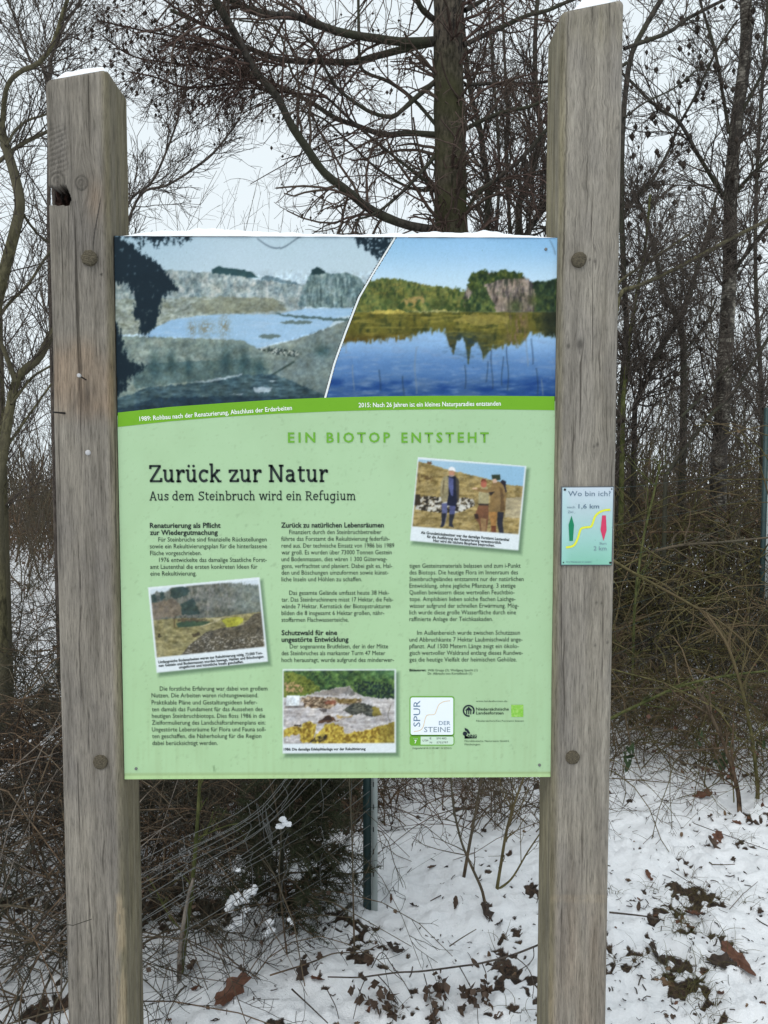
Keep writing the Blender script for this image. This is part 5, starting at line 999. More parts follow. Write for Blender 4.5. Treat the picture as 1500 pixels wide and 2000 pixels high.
# left edge: crooked hazel stems
h1 = stem([(-8, 600), (8, 530), (27, 460), (39, 400), (29, 345), (13, 292), (3, 259), (-12, 225), (-30, 180)], 3.3, 3.2, 11, 7)
hl = [limb([(3, 262), (6, 220), (11, 180), (22, 155), (45, 137), (74, 124), (97, 97), (112, 61), (121, 29), (135, -10), (150, -70)], 4.6, 3, 3.2, 2.9), limb([(-10, 322), (27, 292), (56, 274), (88, 259), (140, 230), (200, 170)], 4.2, 3, 3.2, 3.6),
      limb([(12, 285), (30, 255), (55, 235), (88, 224), (140, 200)], 3, 2, 3.2, 3.5), limb([(28, 390), (60, 440), (90, 470), (130, 480)], 3, 2, 3.25, 3.7), limb([(-20, 640), (20, 590), (55, 555), (92, 500), (140, 450)], 3.4, 2.4, 3.3, 3.8)]
tree('hazel_tree', 'crooked olive stemmed tree cut by the left edge, high beside the left post', tuple(h1[0][0]), h1, hl, 3.3, M['hazel'], M['hazel'], M['darktwig'], lv(70, 420, 900, 0.6, 0.05, 0.0020), 21, rough_=0.06)
h2 = stem([(-4, 960), (9, 865), (21, 790), (36, 736), (75, 700), (99, 655), (130, 600), (160, 520), (175, 420)], 2.9, 3.1, 9.5, 6)
tree('hazel_tree', 'bent mossy stem leaning right until it passes behind the left post', tuple(h2[0][0]), h2, [limb([(30, 745), (10, 690), (-10, 640)], 5, 3, 2.9, 2.8), limb([(22, 790), (60, 740), (98, 715)], 3, 2, 2.9, 3.2), limb([(8, 880), (50, 820), (100, 750)], 3, 2, 2.9, 3.3)], 3, M['hazel'], M['hazel'], M['darktwig'], lv(60, 360, 700, 0.55, 0.05, 0.0019), 22, rough_=0.06)
# thin stems behind the left post
for k, (pts, Y, r, lab) in enumerate((([(95, 460), (97, 153), (103, 108), (126, 50), (162, -5), (200, -80)], 4.2, 3.6, 'slim dark stem rising just left of the snow capped left post top'),
        ([(110, 480), (90, 155), (63, 126), (40, 67), (29, 34), (13, -5), (0, -60)], 4.6, 3.2, 'slim stem leaning to the upper left corner beside the left post'),
        ([(236, 470), (275, 380), (330, 360), (405, 310), (440, 270), (470, 230)], 6.2, 2.6, 'low spreading branch tree directly right of the left post'),
        ([(240, 520), (250, 400), (300, 350), (345, 240), (348, 200), (340, 120)], 6.8, 2.6, 'thin pale twigged tree between left post and larch twigs'))):
    s_ = stem(pts, Y, Y+0.3, r, 1.6); tree('slender_tree', lab, tuple(s_[0][0]), s_, [], Y, M['darktwig'], M['darktwig'], M['darktwig'], lv(46, 300, 520, 0.75, 0.12, 0.00042*(Y-CAM[1])), 30+k)
# stems between the larch trunk and the right post
for k, (pts, Y, r, r1, lab) in enumerate((([(950, 447), (953, 372), (945, 308), (936, 244), (919, 180), (905, 60), (898, -30)], 6.6, 6, 4, 'dark slim stem standing closest to the larch trunk on its right'),
        ([(1013, 449), (1015, 393), (1035, 350), (1047, 308), (1056, 255), (1047, 180), (1045, 80), (1052, -30)], 7.0, 7, 4, 'bending stem with a kink left of the right post'),
        ([(996, 449), (992, 372), (988, 287), (990, 223), (985, 100), (980, -30)], 7.6, 3.6, 2.4, 'straight thin pole stem midway between larch and right post'),
        ([(1030, 455), (1045, 430), (1067, 400), (1090, 355), (1120, 300)], 6.2, 6, 4, 'short dark stem leaning right behind the right post'),
        ([(970, 449), (975, 330), (968, 200), (960, 90), (950, -30)], 8.6, 3.2, 2.2, 'thin grey far stem seen between the two dark stems by the larch'))):
    s_ = stem(pts, Y, Y+0.3, r, r1); tree('slim_tree', lab, tuple(s_[0][0]), s_, [], Y, M['limb'], M['limb'], M['darktwig'], lv(60, 360, 800, 0.85, 0.14, 0.00040*(Y-CAM[1])), 40+k, rough_=0.06)
# right of the right post
YB_ = 6.0
bt = stem([(1404, 900), (1405, 875), (1412, 800), (1415, 725), (1420, 625), (1424, 560), (1426, 490), (1427, 385), (1431, 315), (1440, 227), (1452, 140), (1458, 60), (1456, -20), (1460, -200)], YB_, YB_, 15, 10, 40)
bl = [limb([(1424, 400), (1410, 378), (1364, 304), (1326, 238), (1284, 210), (1217, 145), (1150, 90)], 4.6, 2, YB_, YB_-0.6), limb([(1424, 260), (1410, 175), (1396, 98), (1371, 14), (1350, -60)], 3.4, 2.2, YB_, YB_+0.2), limb([(1428, 390), (1460, 350), (1510, 300)], 4, 3, YB_, YB_-0.3), limb([(1425, 540), (1470, 480), (1530, 400)], 4, 3, YB_, YB_-0.4), limb([(1440, 235), (1470, 180), (1510, 100)], 3.6, 2.4, YB_, YB_-0.2)]
tree('birch_tree', 'birch with peeling black and white bark near the right edge', tuple(bt[0][0]), bt, bl, YB_, M['birch'], M['limb'], M['darktwig'], lv(130, 900, 2000, 0.8, 0.02, 0.0030), 51, trunk_k=22, rough_=0.1, cones=110, cone_r=(0.018, 0.032))
R_ = [(([(1212, 787), (1217, 725), (1224, 650), (1220, 575), (1217, 500), (1214, 400), (1216, 250), (1230, 120), (1256, 60), (1291, 0), (1330, -60)], 5.2, 5.4, 5), 'dark upright stem hugging the right side of the right post', 'limb',
       [([(1219, 95), (1305, 63), (1340, 38), (1413, 0), (1470, -30)], 4, 3), ([(1219, 230), (1260, 200), (1320, 170), (1380, 120)], 2, 1.4)]),
      (([(1217, 780), (1222, 740), (1228, 670), (1236, 620), (1250, 540), (1262, 470), (1270, 380)], 5.0, 4.6, 2.5), 'green stemmed sapling beside the dark stem at the right post', 'green', []),
      (([(1335, 800), (1335, 700), (1332, 650), (1325, 620), (1300, 575), (1280, 500), (1262, 430), (1240, 380)], 7.2, 6.5, 3), 'forked brown tree standing halfway between right post and birch', 'limb',
       [([(1327, 628), (1345, 582), (1365, 515), (1385, 440), (1400, 380)], 5, 2.5), ([(1334, 690), (1380, 630), (1400, 580)], 3, 2)]),
      (([(1240, 790), (1255, 762), (1287, 690), (1325, 627), (1345, 570), (1368, 505), (1385, 470)], 5.6, 5, 2.5), 'dark stem slanting up right in front of the forked tree', 'limb', []),
      (([(1300, 930), (1320, 900), (1392, 807), (1430, 770), (1500, 662), (1540, 600)], 4.6, 4, 3), 'long dark pole slanting right across the foot of the birch', 'limb', [([(1330, 815), (1370, 775), (1405, 737), (1450, 690)], 3, 2)]),
      (([(1200, 640), (1212, 574), (1250, 557), (1330, 520), (1420, 470), (1500, 430), (1560, 400)], 4.4, 4.4, 3.4), 'long smooth bough slanting up right across the birch trunk', 'hazel', [([(1190, 570), (1214, 547), (1260, 515), (1320, 475), (1350, 455)], 3.4, 2)]),
      (([(1200, 450), (1217, 420), (1238, 388), (1266, 364), (1305, 297), (1326, 245), (1361, 182), (1396, 105), (1440, 40)], 5.8, 3.6, 2), 'thin dark stem zigzagging up right between post and birch', 'limb', []),
      (([(1490, 800), (1480, 650), (1475, 480), (1480, 300), (1490, 150), (1500, 0)], 7.4, 4, 3), 'thin straight stem at the right edge beyond the birch', 'limb', [])]
for k, ((pts, Y, r0, r1), lab, mk, lb) in enumerate(R_):
    s_ = stem(pts, Y, Y+0.2, r0, r1)
    tree('slim_tree', lab, tuple(s_[0][0]), s_, [limb(p, a, b, Y, Y+0.3) for p, a, b in lb], Y, M[mk], M[mk], M['darktwig'], lv(70, 460, 1000, 0.7, 0.06, 0.00040*(Y-CAM[1])), 60+k, rough_=0.05,
         cones=(90 if k in (0, 2, 6) else 0), cone_r=(0.016, 0.030))

# ================================================================ thickets that read as one mass
def canes(rng, x0, x1, y0, y1, num, h0, h1, n=7, lean=0.35, droop=0.0, r=0.003, xy=None):
    x = rng.uniform(x0, x1, num); y = rng.uniform(y0, y1, num)
    if xy is not None: x, y = xy
    P = np.zeros((num, n, 3)); P[:, 0] = np.stack([x, y, gz(x, y)-0.02], 1)
    D = np.stack([rng.normal(size=num)*lean, rng.normal(size=num)*lean, np.ones(num)], 1); D /= np.linalg.norm(D, axis=1, keepdims=True)
    L = rng.uniform(h0, h1, num); az = rng.uniform(0, 2*math.pi, num); side = np.stack([np.cos(az), np.sin(az), np.zeros(num)], 1)
    for s in range(1, n):
        D = D+rng.normal(size=D.shape)*0.09+droop*(side*0.5-np.array([0, 0, 1])*(s/n))*0.55; D /= np.linalg.norm(D, axis=1, keepdims=True)
        P[:, s] = P[:, s-1]+D*(L/(n-1))[:, None]
        g = gz(P[:, s, 0], P[:, s, 1])+0.01; P[:, s, 2] = np.maximum(P[:, s, 2], g)
    rr = (r*rng.uniform(0.6, 1.4, num))[:, None]*np.linspace(1, 0.45, n)[None]
    return P, rr
def mass(name, label, seed, spec, m, cat='thicket', kind=None, group=None, loc=None):
    rng = np.random.default_rng(seed); sets = []
    for s in spec:
        s = dict(s); tw_ = s.pop('twigs', None); P, Rr = canes(rng, **s); sets.append((P, Rr))
        cur = (P, Rr)
        for t in tw_ or []: cur = kids(rng, *cur, **t); sets.append(cur)
    o = obj(name, twig_mesh(name, sets), m); tag(o, label, cat, group, kind); return o
sap = lambda a, b, L, rm: [dict(num=a, t0=0.2, t1=1, l0=0.3*L, l1=1.1*L, a0=15, a1=55, n=5, bias=(0, 0, 0.1), curl=0.14, rs=0.6, rmin=rm, rend=0.5), dict(num=b, t0=0.15, t1=1, l0=0.1*L, l1=0.45*L, a0=20, a1=60, n=4, bias=(0, 0, 0.08), curl=0.18, rs=0.7, rmin=rm*0.8, rend=0.6)]
mass('distant_wood', 'far bare saplings and twigs filling the wood behind the sign', 101, [
    dict(x0=-9, x1=9, y0=9, y1=17, num=210, h0=2.5, h1=6.0, n=8, lean=0.12, r=0.012, twigs=sap(2600, 7000, 1.3, 0.0048)),
    dict(x0=-7, x1=-0.5, y0=7, y1=12, num=90, h0=2.2, h1=4.0, n=7, lean=0.14, r=0.008, twigs=sap(1100, 2600, 1.0, 0.0038)),
    dict(x0=-4.8, x1=-0.3, y0=8.5, y1=12, num=64, h0=4.4, h1=6.8, n=9, lean=0.09, r=0.0058, twigs=sap(750, 1500, 1.0, 0.0029)),
    dict(x0=2.2, x1=8, y0=7.5, y1=14, num=120, h0=3.0, h1=6.5, n=8, lean=0.16, r=0.010, twigs=sap(1700, 4200, 1.2, 0.0038)),
    dict(x0=-16, x1=16, y0=12, y1=24, num=4600, h0=0.8, h1=2.3, n=5, lean=0.5, droop=0.3, r=0.0075)], M['far'], 'wood', 'stuff')
mass('distant_undergrowth', 'dense brown undergrowth closing the view at eye level behind the trees', 102, [
    dict(x0=-12, x1=12, y0=11, y1=30, num=5200, h0=1.2, h1=2.6, n=5, lean=0.4, droop=0.2, r=0.013)], M['bramble'], 'undergrowth', 'stuff')

# bushes one can point at
tw1 = lambda a, b, rm, L=1.0, up=0.0: [dict(num=a, t0=0.1, t1=1, l0=0.15*L, l1=0.55*L, a0=20, a1=70, n=5, bias=(0, 0, up), curl=0.2, rs=0.7, rmin=rm, rend=0.55), dict(num=b, t0=0.1, t1=1, l0=0.05*L, l1=0.22*L, a0=25, a1=75, n=4, bias=(0, 0, up), curl=0.24, rs=0.7, rmin=rm*0.8, rend=0.6)]
def bush(name, label, seed, spec, m, cat='bush', leaves=0, lm=0, lsize=0.02, extra=None):
    rng = np.random.default_rng(seed); e = None; sets = []; cs = []
    for s in spec:
        s = dict(s); tw_ = s.pop('twigs', None); P, Rr = canes(rng, **s); cs.append((P, Rr)); cur = (P, Rr)
        for t in tw_ or []: cur = kids(rng, *cur, **t); sets.append(cur)
    c = np.concatenate([p[:, 0] for p, _ in cs]).mean(0); e = empty(name, (float(c[0]), float(c[1]), 0.0), label, cat)
    obj('canes', twig_mesh('canes', cs, 5), m, e)['kind'] = 'stuff'
    if sets: obj('twigs', twig_mesh('twigs', sets, 3), m if extra is None else extra, e)['kind'] = 'stuff'
    if leaves:
        pos = along(rng, sets[-1][0] if sets else cs[0][0], leaves); obj('dry_leaves', leaf_cloud(rng, pos, lsize), M['leaf'][lm], e)['kind'] = 'stuff'
    return e
def leaf_cloud(rng, pos, size, droop=0.5, ell=0.45):
    n = len(pos); a = rng.normal(size=(n, 3)); a[:, 2] -= droop; a /= np.linalg.norm(a, axis=1, keepdims=True)
    b = np.cross(a, rng.normal(size=(n, 3))); b /= np.linalg.norm(b, axis=1, keepdims=True); c = np.cross(a, b)
    L = (size*rng.uniform(0.6, 1.5, n))[:, None]; W = L*ell
    V = np.stack([pos, pos+a*L*0.45+b*W+c*W*0.4, pos+a*L+c*L*0.15, pos+a*L*0.45-b*W+c*W*0.4], 1).reshape(-1, 3)
    i = 4*np.arange(n)[:, None]; F = np.vstack([i+np.array([[0, 1, 2]]), i+np.array([[0, 2, 3]])])
    return raw_mesh('leaves', V, F, smooth=False)
bush('bramble_bush', 'dense brown bramble thicket filling the ground left of the left post', 201, [
    dict(x0=-2.4, x1=-0.72, y0=0.35, y1=2.4, num=560, h0=0.5, h1=1.4, n=8, lean=0.6, droop=0.95, r=0.0034, twigs=tw1(2600, 4600, 0.0014, 0.85)),
    dict(x0=-3.2, x1=-1.2, y0=2.2, y1=3.6, num=120, h0=0.6, h1=1.4, n=8, lean=0.5, droop=0.7, r=0.0036, twigs=tw1(700, 1300, 0.0017, 0.9)),
    dict(x0=-4.6, x1=-1.7, y0=3.2, y1=6.4, num=230, h0=0.5, h1=1.3, n=8, lean=0.5, droop=0.8, r=0.0040, twigs=tw1(1200, 2200, 0.0021, 0.9))], M['bramble'], leaves=420, lm=1, lsize=0.022, extra=M['limb'])
bush('raspberry_canes', 'pale grey straight canes slanting through the brambles left of the left post', 202, [
    dict(x0=-1.6, x1=-0.78, y0=0.25, y1=1.2, num=46, h0=0.6, h1=1.5, n=6, lean=0.9, droop=0.25, r=0.0022, twigs=[dict(num=40, t0=0.3, t1=0.9, l0=0.1, l1=0.3, a0=25, a1=60, n=4, curl=0.15, rs=0.7, rmin=0.0012)])], M['greycane'])
bush('bramble_bush', 'brown bramble tangle with dead leaves seen under the panel at left', 203, [
    dict(x0=-1.1, x1=-0.05, y0=1.25, y1=2.9, num=420, h0=0.35, h1=1.0, n=7, lean=0.65, droop=0.8, r=0.0022, twigs=tw1(2500, 5000, 0.0013, 0.6)),
    dict(x0=-0.95, x1=-0.30, y0=0.5, y1=1.5, num=170, h0=0.3, h1=0.9, n=7, lean=0.65, droop=0.8, r=0.0018, twigs=tw1(900, 1600, 0.0011, 0.5))], M['bramble'], leaves=220, lm=1, lsize=0.017, extra=M['limb'])
bush('bramble_bush', 'low brown twig tangle under the middle and right of the panel', 204, [
    dict(x0=-0.25, x1=1.0, y0=1.55, y1=3.2, num=480, h0=0.25, h1=0.85, n=7, lean=0.55, droop=0.7, r=0.0024, twigs=tw1(2000, 4200, 0.0014, 0.6))], M['bramble'], leaves=260, lm=1, lsize=0.018)
bush('broom_bush', 'tall olive green twiggy bush right of the right post', 205, [
    dict(x0=1.15, x1=3.4, y0=2.9, y1=5.4, num=460, h0=0.8, h1=2.1, n=9, lean=0.42, droop=0.85, r=0.0058, twigs=tw1(1900, 3400, 0.0022, 1.1, -0.04)),
    dict(x0=1.5, x1=4.4, y0=4.0, y1=6.0, num=260, h0=1.7, h1=3.0, n=9, lean=0.32, droop=0.6, r=0.0065, twigs=tw1(1000, 1700, 0.0026, 1.1, -0.04))], M['olive'], leaves=220, lm=2, lsize=0.022, extra=M['limb'])
bush('broom_bush', 'lower brown green bush with arching twigs at the right edge above the snow', 206, [
    dict(x0=1.0, x1=2.7, y0=2.2, y1=3.3, num=260, h0=0.4, h1=1.2, n=8, lean=0.6, droop=0.9, r=0.0030, twigs=tw1(1700, 3600, 0.0014, 0.7)),
    dict(x0=1.75, x1=2.6, y0=1.7, y1=2.6, num=70, h0=0.4, h1=1.0, n=8, lean=0.5, droop=0.8, r=0.0026, twigs=tw1(520, 1200, 0.0013, 0.6))], M['olive'], leaves=240, lm=0, lsize=0.020, extra=M['bramble'])
bush('dry_shrub', 'tangled brown dead shrub filling the gap behind the olive bush', 207, [
    dict(x0=1.2, x1=5.2, y0=4.8, y1=7.2, num=430, h0=1.2, h1=2.6, n=8, lean=0.35, droop=0.55, r=0.0065, twigs=tw1(1700, 2800, 0.0030, 1.1, 0.0))], M['bramble'], leaves=300, lm=2, lsize=0.04, extra=M['olive'])
bush('dry_shrub', 'tangled brown shrub behind the brambles at the left edge', 208, [
    dict(x0=-6.0, x1=-1.5, y0=6.2, y1=10.5, num=300, h0=0.8, h1=1.8, n=7, lean=0.4, droop=0.5, r=0.005, twigs=tw1(1500, 2600, 0.0028, 1.1, 0.03))], M['bramble'], leaves=300, lm=1, lsize=0.045)
# traced single stems in front of the bushes at the right
for k, (pts, Y, r, mk, lab) in enumerate((([(1228, 1450), (1236, 1300), (1240, 1180), (1255, 1060), (1278, 960), (1290, 900)], 3.0, 3.2, 'green', 'upright mossy green stem beside the plaque in the olive bush'),
        ([(1175, 1080), (1230, 1115), (1330, 1170), (1420, 1225), (1500, 1300)], 2.6, 3.4, 'olive', 'brown green cane falling from the right post to the right edge'),
        ([(1180, 1410), (1240, 1380), (1330, 1340), (1420, 1320), (1520, 1308)], 2.1, 3.6, 'green', 'smooth green cane arching low across the snow to the right edge'),
        ([(1265, 1080), (1330, 1065), (1420, 1058), (1520, 1048)], 3.1, 3.0, 'bramble', 'reddish straight cane lying level in the olive bush'),
        ([(1445, 1590), (1440, 1540), (1420, 1470), (1385, 1390), (1360, 1345)], 1.75, 5, 'bramble', 'brown leaning stem rising from the snow at the right'),
        ([(1480, 1540), (1470, 1450), (1450, 1350), (1420, 1260), (1380, 1200)], 1.9, 4, 'olive', 'second leaning olive stem at the right edge above the snow'))):
    P, Rr = stem(pts, Y, Y+0.1, r, r*0.6, 20, ground=k in (0, 4, 5), flare=1.1)
    e = empty('bush_stem', tuple(P[0]), lab, 'stem'); obj('cane', tube_mesh('cane', P, Rr, 8), M[mk], e)
    rng = np.random.default_rng(300+k); a = kids(rng, P[None], Rr[None], 16, 0.25, 1, 0.1, 0.45, 25, 70, n=5, curl=0.15, rs=0.5, rmin=0.0014); b = kids(rng, *a, 40, 0.1, 1, 0.04, 0.16, 25, 70, n=4, curl=0.2, rs=0.6, rmin=0.0011)
    obj('twigs', twig_mesh('twigs', [a, b], 4), M[mk], e)['kind'] = 'stuff'

# ================================================================ wire fence
fb = atz(725, 1768, 0.0); gF = float(gz(fb[0], fb[1])); fdir = np.array([0.70, 0.714])
fence = empty('wire_fence', (float(fb[0]), float(fb[1]), gF), 'sagging galvanised wire mesh fence on steel posts behind the panel', 'fence')
def fpost(x, y, h):
    z0 = float(gz(x, y))-0.2; s = 0.021; mb = MB(); mb2 = MB()
    box(mb, (x-0.030, y-0.004, z0), (x+0.0, y+0.026, z0+h)); box(mb2, (x+0.0005, y-0.010, z0), (x+0.024, y+0.020, z0+h))
    p = obj('fence_post', mb.mesh('fence_post', smooth=False), M['postgreen'], fence); q = obj('post_flange', mb2.mesh('post_flange', smooth=False), M['steel'], p)
    for i in range(22):
        zz = z0+0.33+i*0.085; mb = MB(); box(mb, (x+0.007, y-0.0125, zz), (x+0.0105, y-0.0095, zz+0.018)); obj('slot', mb.mesh('slot', smooth=False), M['iron'], p)
fpost(fb[0], fb[1], 2.15)
f2 = at(1500, 900, 4.4); fpost(f2[0], f2[1], 2.3)
rng = np.random.default_rng(410)
def wire(pts, n=30, j=0.003): 
    P = spline(np.array(pts), n); P = P+np.cumsum(rng.normal(size=P.shape)*j*0.35, 0)*np.array([1, 1, 1]); return P
zs = [0.06+0.066*i for i in range(17)]; Wp = []
pL = np.array([fb[0]-0.80, fb[1]-0.83]); pK = np.array([fb[0]-0.35, fb[1]-0.34])
for i, z in enumerate(zs):
    zk = z if z < 0.5 else 0.49+(z-0.5)*0.40; zl = z*0.95 if z < 0.5 else 0.40+(z-0.5)*0.5
    A = (fb[0]-0.004, fb[1]-0.012, gF+z); K = (pK[0]+rng.normal()*0.01, pK[1]+rng.normal()*0.01, gF+zk*0.80+rng.normal()*0.008); L = (pL[0], pL[1], gF+max(zl*0.72, 0.015)+rng.normal()*0.01)
    Wp.append(wire([A, ((A[0]+K[0])/2, (A[1]+K[1])/2, (A[2]+K[2])/2-0.015), K, ((K[0]+L[0])/2, (K[1]+L[1])/2, (K[2]+L[2])/2), L]))
for P in Wp: obj('wire', tube_mesh('wire', P, np.full(len(P), 0.0010), 5), M['wire'], fence)
f2b = np.array([f2[0], f2[1]])
for i, z in enumerate(zs[::2]+[1.3, 1.5]):
    A = np.array((fb[0], fb[1]-0.012, gF+z)); B = np.array((f2b[0], f2b[1]-0.012, float(gz(*f2b))+z+0.1)); m_ = (A+B)/2-np.array([0, 0, 0.03])
    P = wire([A, A*0.7+B*0.3-np.array([0, 0, 0.02]), m_, B], 30, 0.004); obj('wire', tube_mesh('wire', P, np.full(len(P), 0.00075), 4), M['postgreen'] if z > 0.55 else M['wire'], fence)
W = np.array(Wp)
for t in np.linspace(3, 26, 6):
    i = int(t); P = W[:, i]+rng.normal(size=(len(zs), 3))*0.004; P = spline(P, 34); obj('stay_wire', tube_mesh('stay_wire', P, np.full(len(P), 0.0009), 4), M['wire'], fence)
cr = np.array([spline(W[7:15, 14][rng.permutation(8)]+rng.normal(size=(8, 3))*0.012, 26) for _ in range(2)])
obj('crumpled_wire', twig_mesh('crumpled_wire', [(cr, np.full((2, 26), 0.0008))], 4), M['wire'], fence)

# ================================================================ young spruce with clumps of snow
sp0 = atz(520, 1840, 0.0); rng = np.random.default_rng(420); yb = sp0[1]+0.14
sz = float(gz(sp0[0], yb)); spruce = empty('young_spruce', (float(sp0[0]), float(yb), sz), 'small dark evergreen shrub with clumps of snow below the panel', 'shrub')
st_ = np.array([[sp0[0]+0.03, yb, sz-0.03], [sp0[0]+0.04, yb+0.01, sz+0.25], [sp0[0]+0.07, yb+0.02, sz+0.5], [sp0[0]+0.10, yb+0.03, sz+0.62]])
P0 = spline(st_, 16); R0 = np.linspace(0.010, 0.004, 16); obj('trunk', tube_mesh('trunk', P0, R0, 8), M['limb'], spruce)
br = kids(rng, P0[None], R0[None], 110, 0.06, 1, 0.18, 0.37, 50, 95, n=7, bias=(0, 0, -0.10), curl=0.07, rs=0.5, rmin=0.0022)
b2 = kids(rng, *br, 900, 0.12, 1, 0.06, 0.16, 30, 55, n=5, bias=(0, 0, -0.16), curl=0.06, rs=0.7, rmin=0.0014)
obj('boughs', twig_mesh('boughs', [br, b2], 4), M['bramble'], spruce)['kind'] = 'stuff'
ne = kids(rng, np.concatenate([b2[0]]), b2[1], 38000, 0.05, 1, 0.013, 0.026, 40, 70, n=2, curl=0.02, rs=0.5, rmin=0.0010, rend=0.5)
obj('needles', twig_mesh('needles', [ne], 3), M['needle'], spruce)['kind'] = 'stuff'
def clump(name, cen, rx, ry, rz_, seed, label=None, parent=None):
    u, v = np.meshgrid(np.linspace(0, 2*math.pi, 25)[:-1], np.linspace(0.02, math.pi-0.02, 13)); d = np.stack([np.cos(u)*np.sin(v), np.sin(u)*np.sin(v), np.cos(v)], -1).reshape(-1, 3)
    r = 0.62+0.75*fbm(d[:, 0]*2.2+seed, d[:, 1]*2.2+d[:, 2]*1.7, seed, 3); V = d*r[:, None]*np.array([rx, ry, rz_])+np.asarray(cen); V[:, 2] = np.maximum(V[:, 2], cen[2]-rz_*0.55)
    idx = np.arange(13*24).reshape(13, 24); nx = np.roll(idx, -1, 1); F = np.stack([idx[:-1], idx[1:], nx[1:], nx[:-1]], -1).reshape(-1, 4)
    o = obj(name, raw_mesh(name, V, F), M['snow'], parent); 
    if label: tag(o, label, 'snow')
    return o
def clump_chain(path, r0, seed):
    rng = np.random.default_rng(seed); mb = MB()
    for i, (x, y) in enumerate(path):
        o = clump('tmp', at(x, y, yb-0.22)+rng.normal(size=3)*0.004, r0*rng.uniform(0.7, 1.25), r0*rng.uniform(0.8, 1.2), r0*rng.uniform(0.55, 0.95), seed+i, parent=spruce); me = o.data
        v = np.zeros(len(me.vertices)*3, np.float32); me.vertices.foreach_get('co', v); f = np.zeros(len(me.loops), np.int32); me.loops.foreach_get('vertex_index', f); mb.add(v.reshape(-1, 3), f.reshape(-1, 4))
        bpy.data.objects.remove(o); bpy.data.meshes.remove(me)
    obj('snow_clump', mb.mesh('snow_clump'), M['snow'], spruce)
clump_chain([(448, 1766), (453, 1758), (461, 1752), (470, 1749), (479, 1750), (488, 1743), (496, 1736), (480, 1762), (478, 1774), (476, 1785), (470, 1795), (462, 1803), (454, 1811), (466, 1758), (450, 1776)], 0.0145, 500)
clump_chain([(546, 1612), (553, 1607), (560, 1610), (553, 1613)], 0.012, 540)
clump_chain([(522, 1818), (528, 1810), (534, 1815), (527, 1802)], 0.011, 550)
clump_chain([(462, 1699), (466, 1703)], 0.009, 560)
clump_chain([(567, 1796), (571, 1800)], 0.009, 570)

# ================================================================ saplings and sticks standing in the snow
def sapling(name, pts, Y, r, mk, lab, ntw, seed, L=0.3, ground=True, cat='sapling', r1=0.55):
    P, Rr = stem(pts, Y, Y+0.06, r, r*r1, 20, ground=ground, flare=1.15); e = empty(name, tuple(P[0]), lab, cat); obj('stem', tube_mesh('stem', P, Rr, 8), M[mk], e)
    if ntw:
        rng = np.random.default_rng(seed); a = kids(rng, P[None], Rr[None], ntw, 0.35, 1, 0.3*L, L, 25, 60, n=5, curl=0.12, rs=0.5, rmin=0.0012, bias=(0, 0, 0.05)); b = kids(rng, *a, ntw*2, 0.2, 1, 0.1*L, 0.4*L, 25, 60, n=4, curl=0.15, rs=0.6, rmin=0.0010)
        obj('twigs', twig_mesh('twigs', [a, b], 4), M[mk], e)['kind'] = 'stuff'
    return e
def Yg(px, py): return float(atz(px, py, 0.0)[1])
sapling('sapling', [(905, 1718), (915, 1660), (928, 1590), (938, 1530), (950, 1440)], Yg(905, 1720), 3.6, 'bramble', 'brown sapling stem left of the right post below the panel', 10, 601)
sapling('sapling', [(948, 1768), (940, 1735), (920, 1690), (900, 1640), (885, 1570), (880, 1500)], Yg(948, 1770), 3.2, 'bramble', 'crooked forked sapling with dark base in the snow under the panel', 10, 602)
sapling('sapling', [(970, 1740), (978, 1690), (990, 1620), (1008, 1560), (1030, 1500)], Yg(970, 1742), 3.6, 'olive', 'olive sapling stem closest to the right post below the panel', 10, 603)
sapling('sapling', [(972, 1738), (1000, 1715), (1030, 1665), (1060, 1620)], Yg(972, 1741), 2.4, 'olive', 'thin twig slanting up right to the right post', 6, 604)
sapling('sapling', [(343, 1990), (360, 1850), (376, 1720), (386, 1600), (392, 1480)], 0.62, 5.4, 'green', 'upright green stem beside the left post below the panel', 8, 605, cat='stem')
sapling('stick', [(352, 1985), (350, 1930), (352, 1850), (366, 1760), (378, 1715)], 0.58, 6, 'greycane', 'pale brown stick hanging beside the green stem near the left post', 0, 606, ground=False, cat='stick', r1=0.5)
sapling('sapling', [(692, 1850), (690, 1760), (688, 1650), (684, 1560), (680, 1480)], Yg(690, 1856), 2.0, 'bramble', 'thin brown shoot standing left of the steel fence post', 6, 607)
sapling('sapling', [(560, 1860), (552, 1790), (545, 1700), (548, 1620), (520, 1500)], Yg(560, 1862), 2.0, 'bramble', 'thin brown shoot standing in front of the dark evergreen shrub', 6, 608)
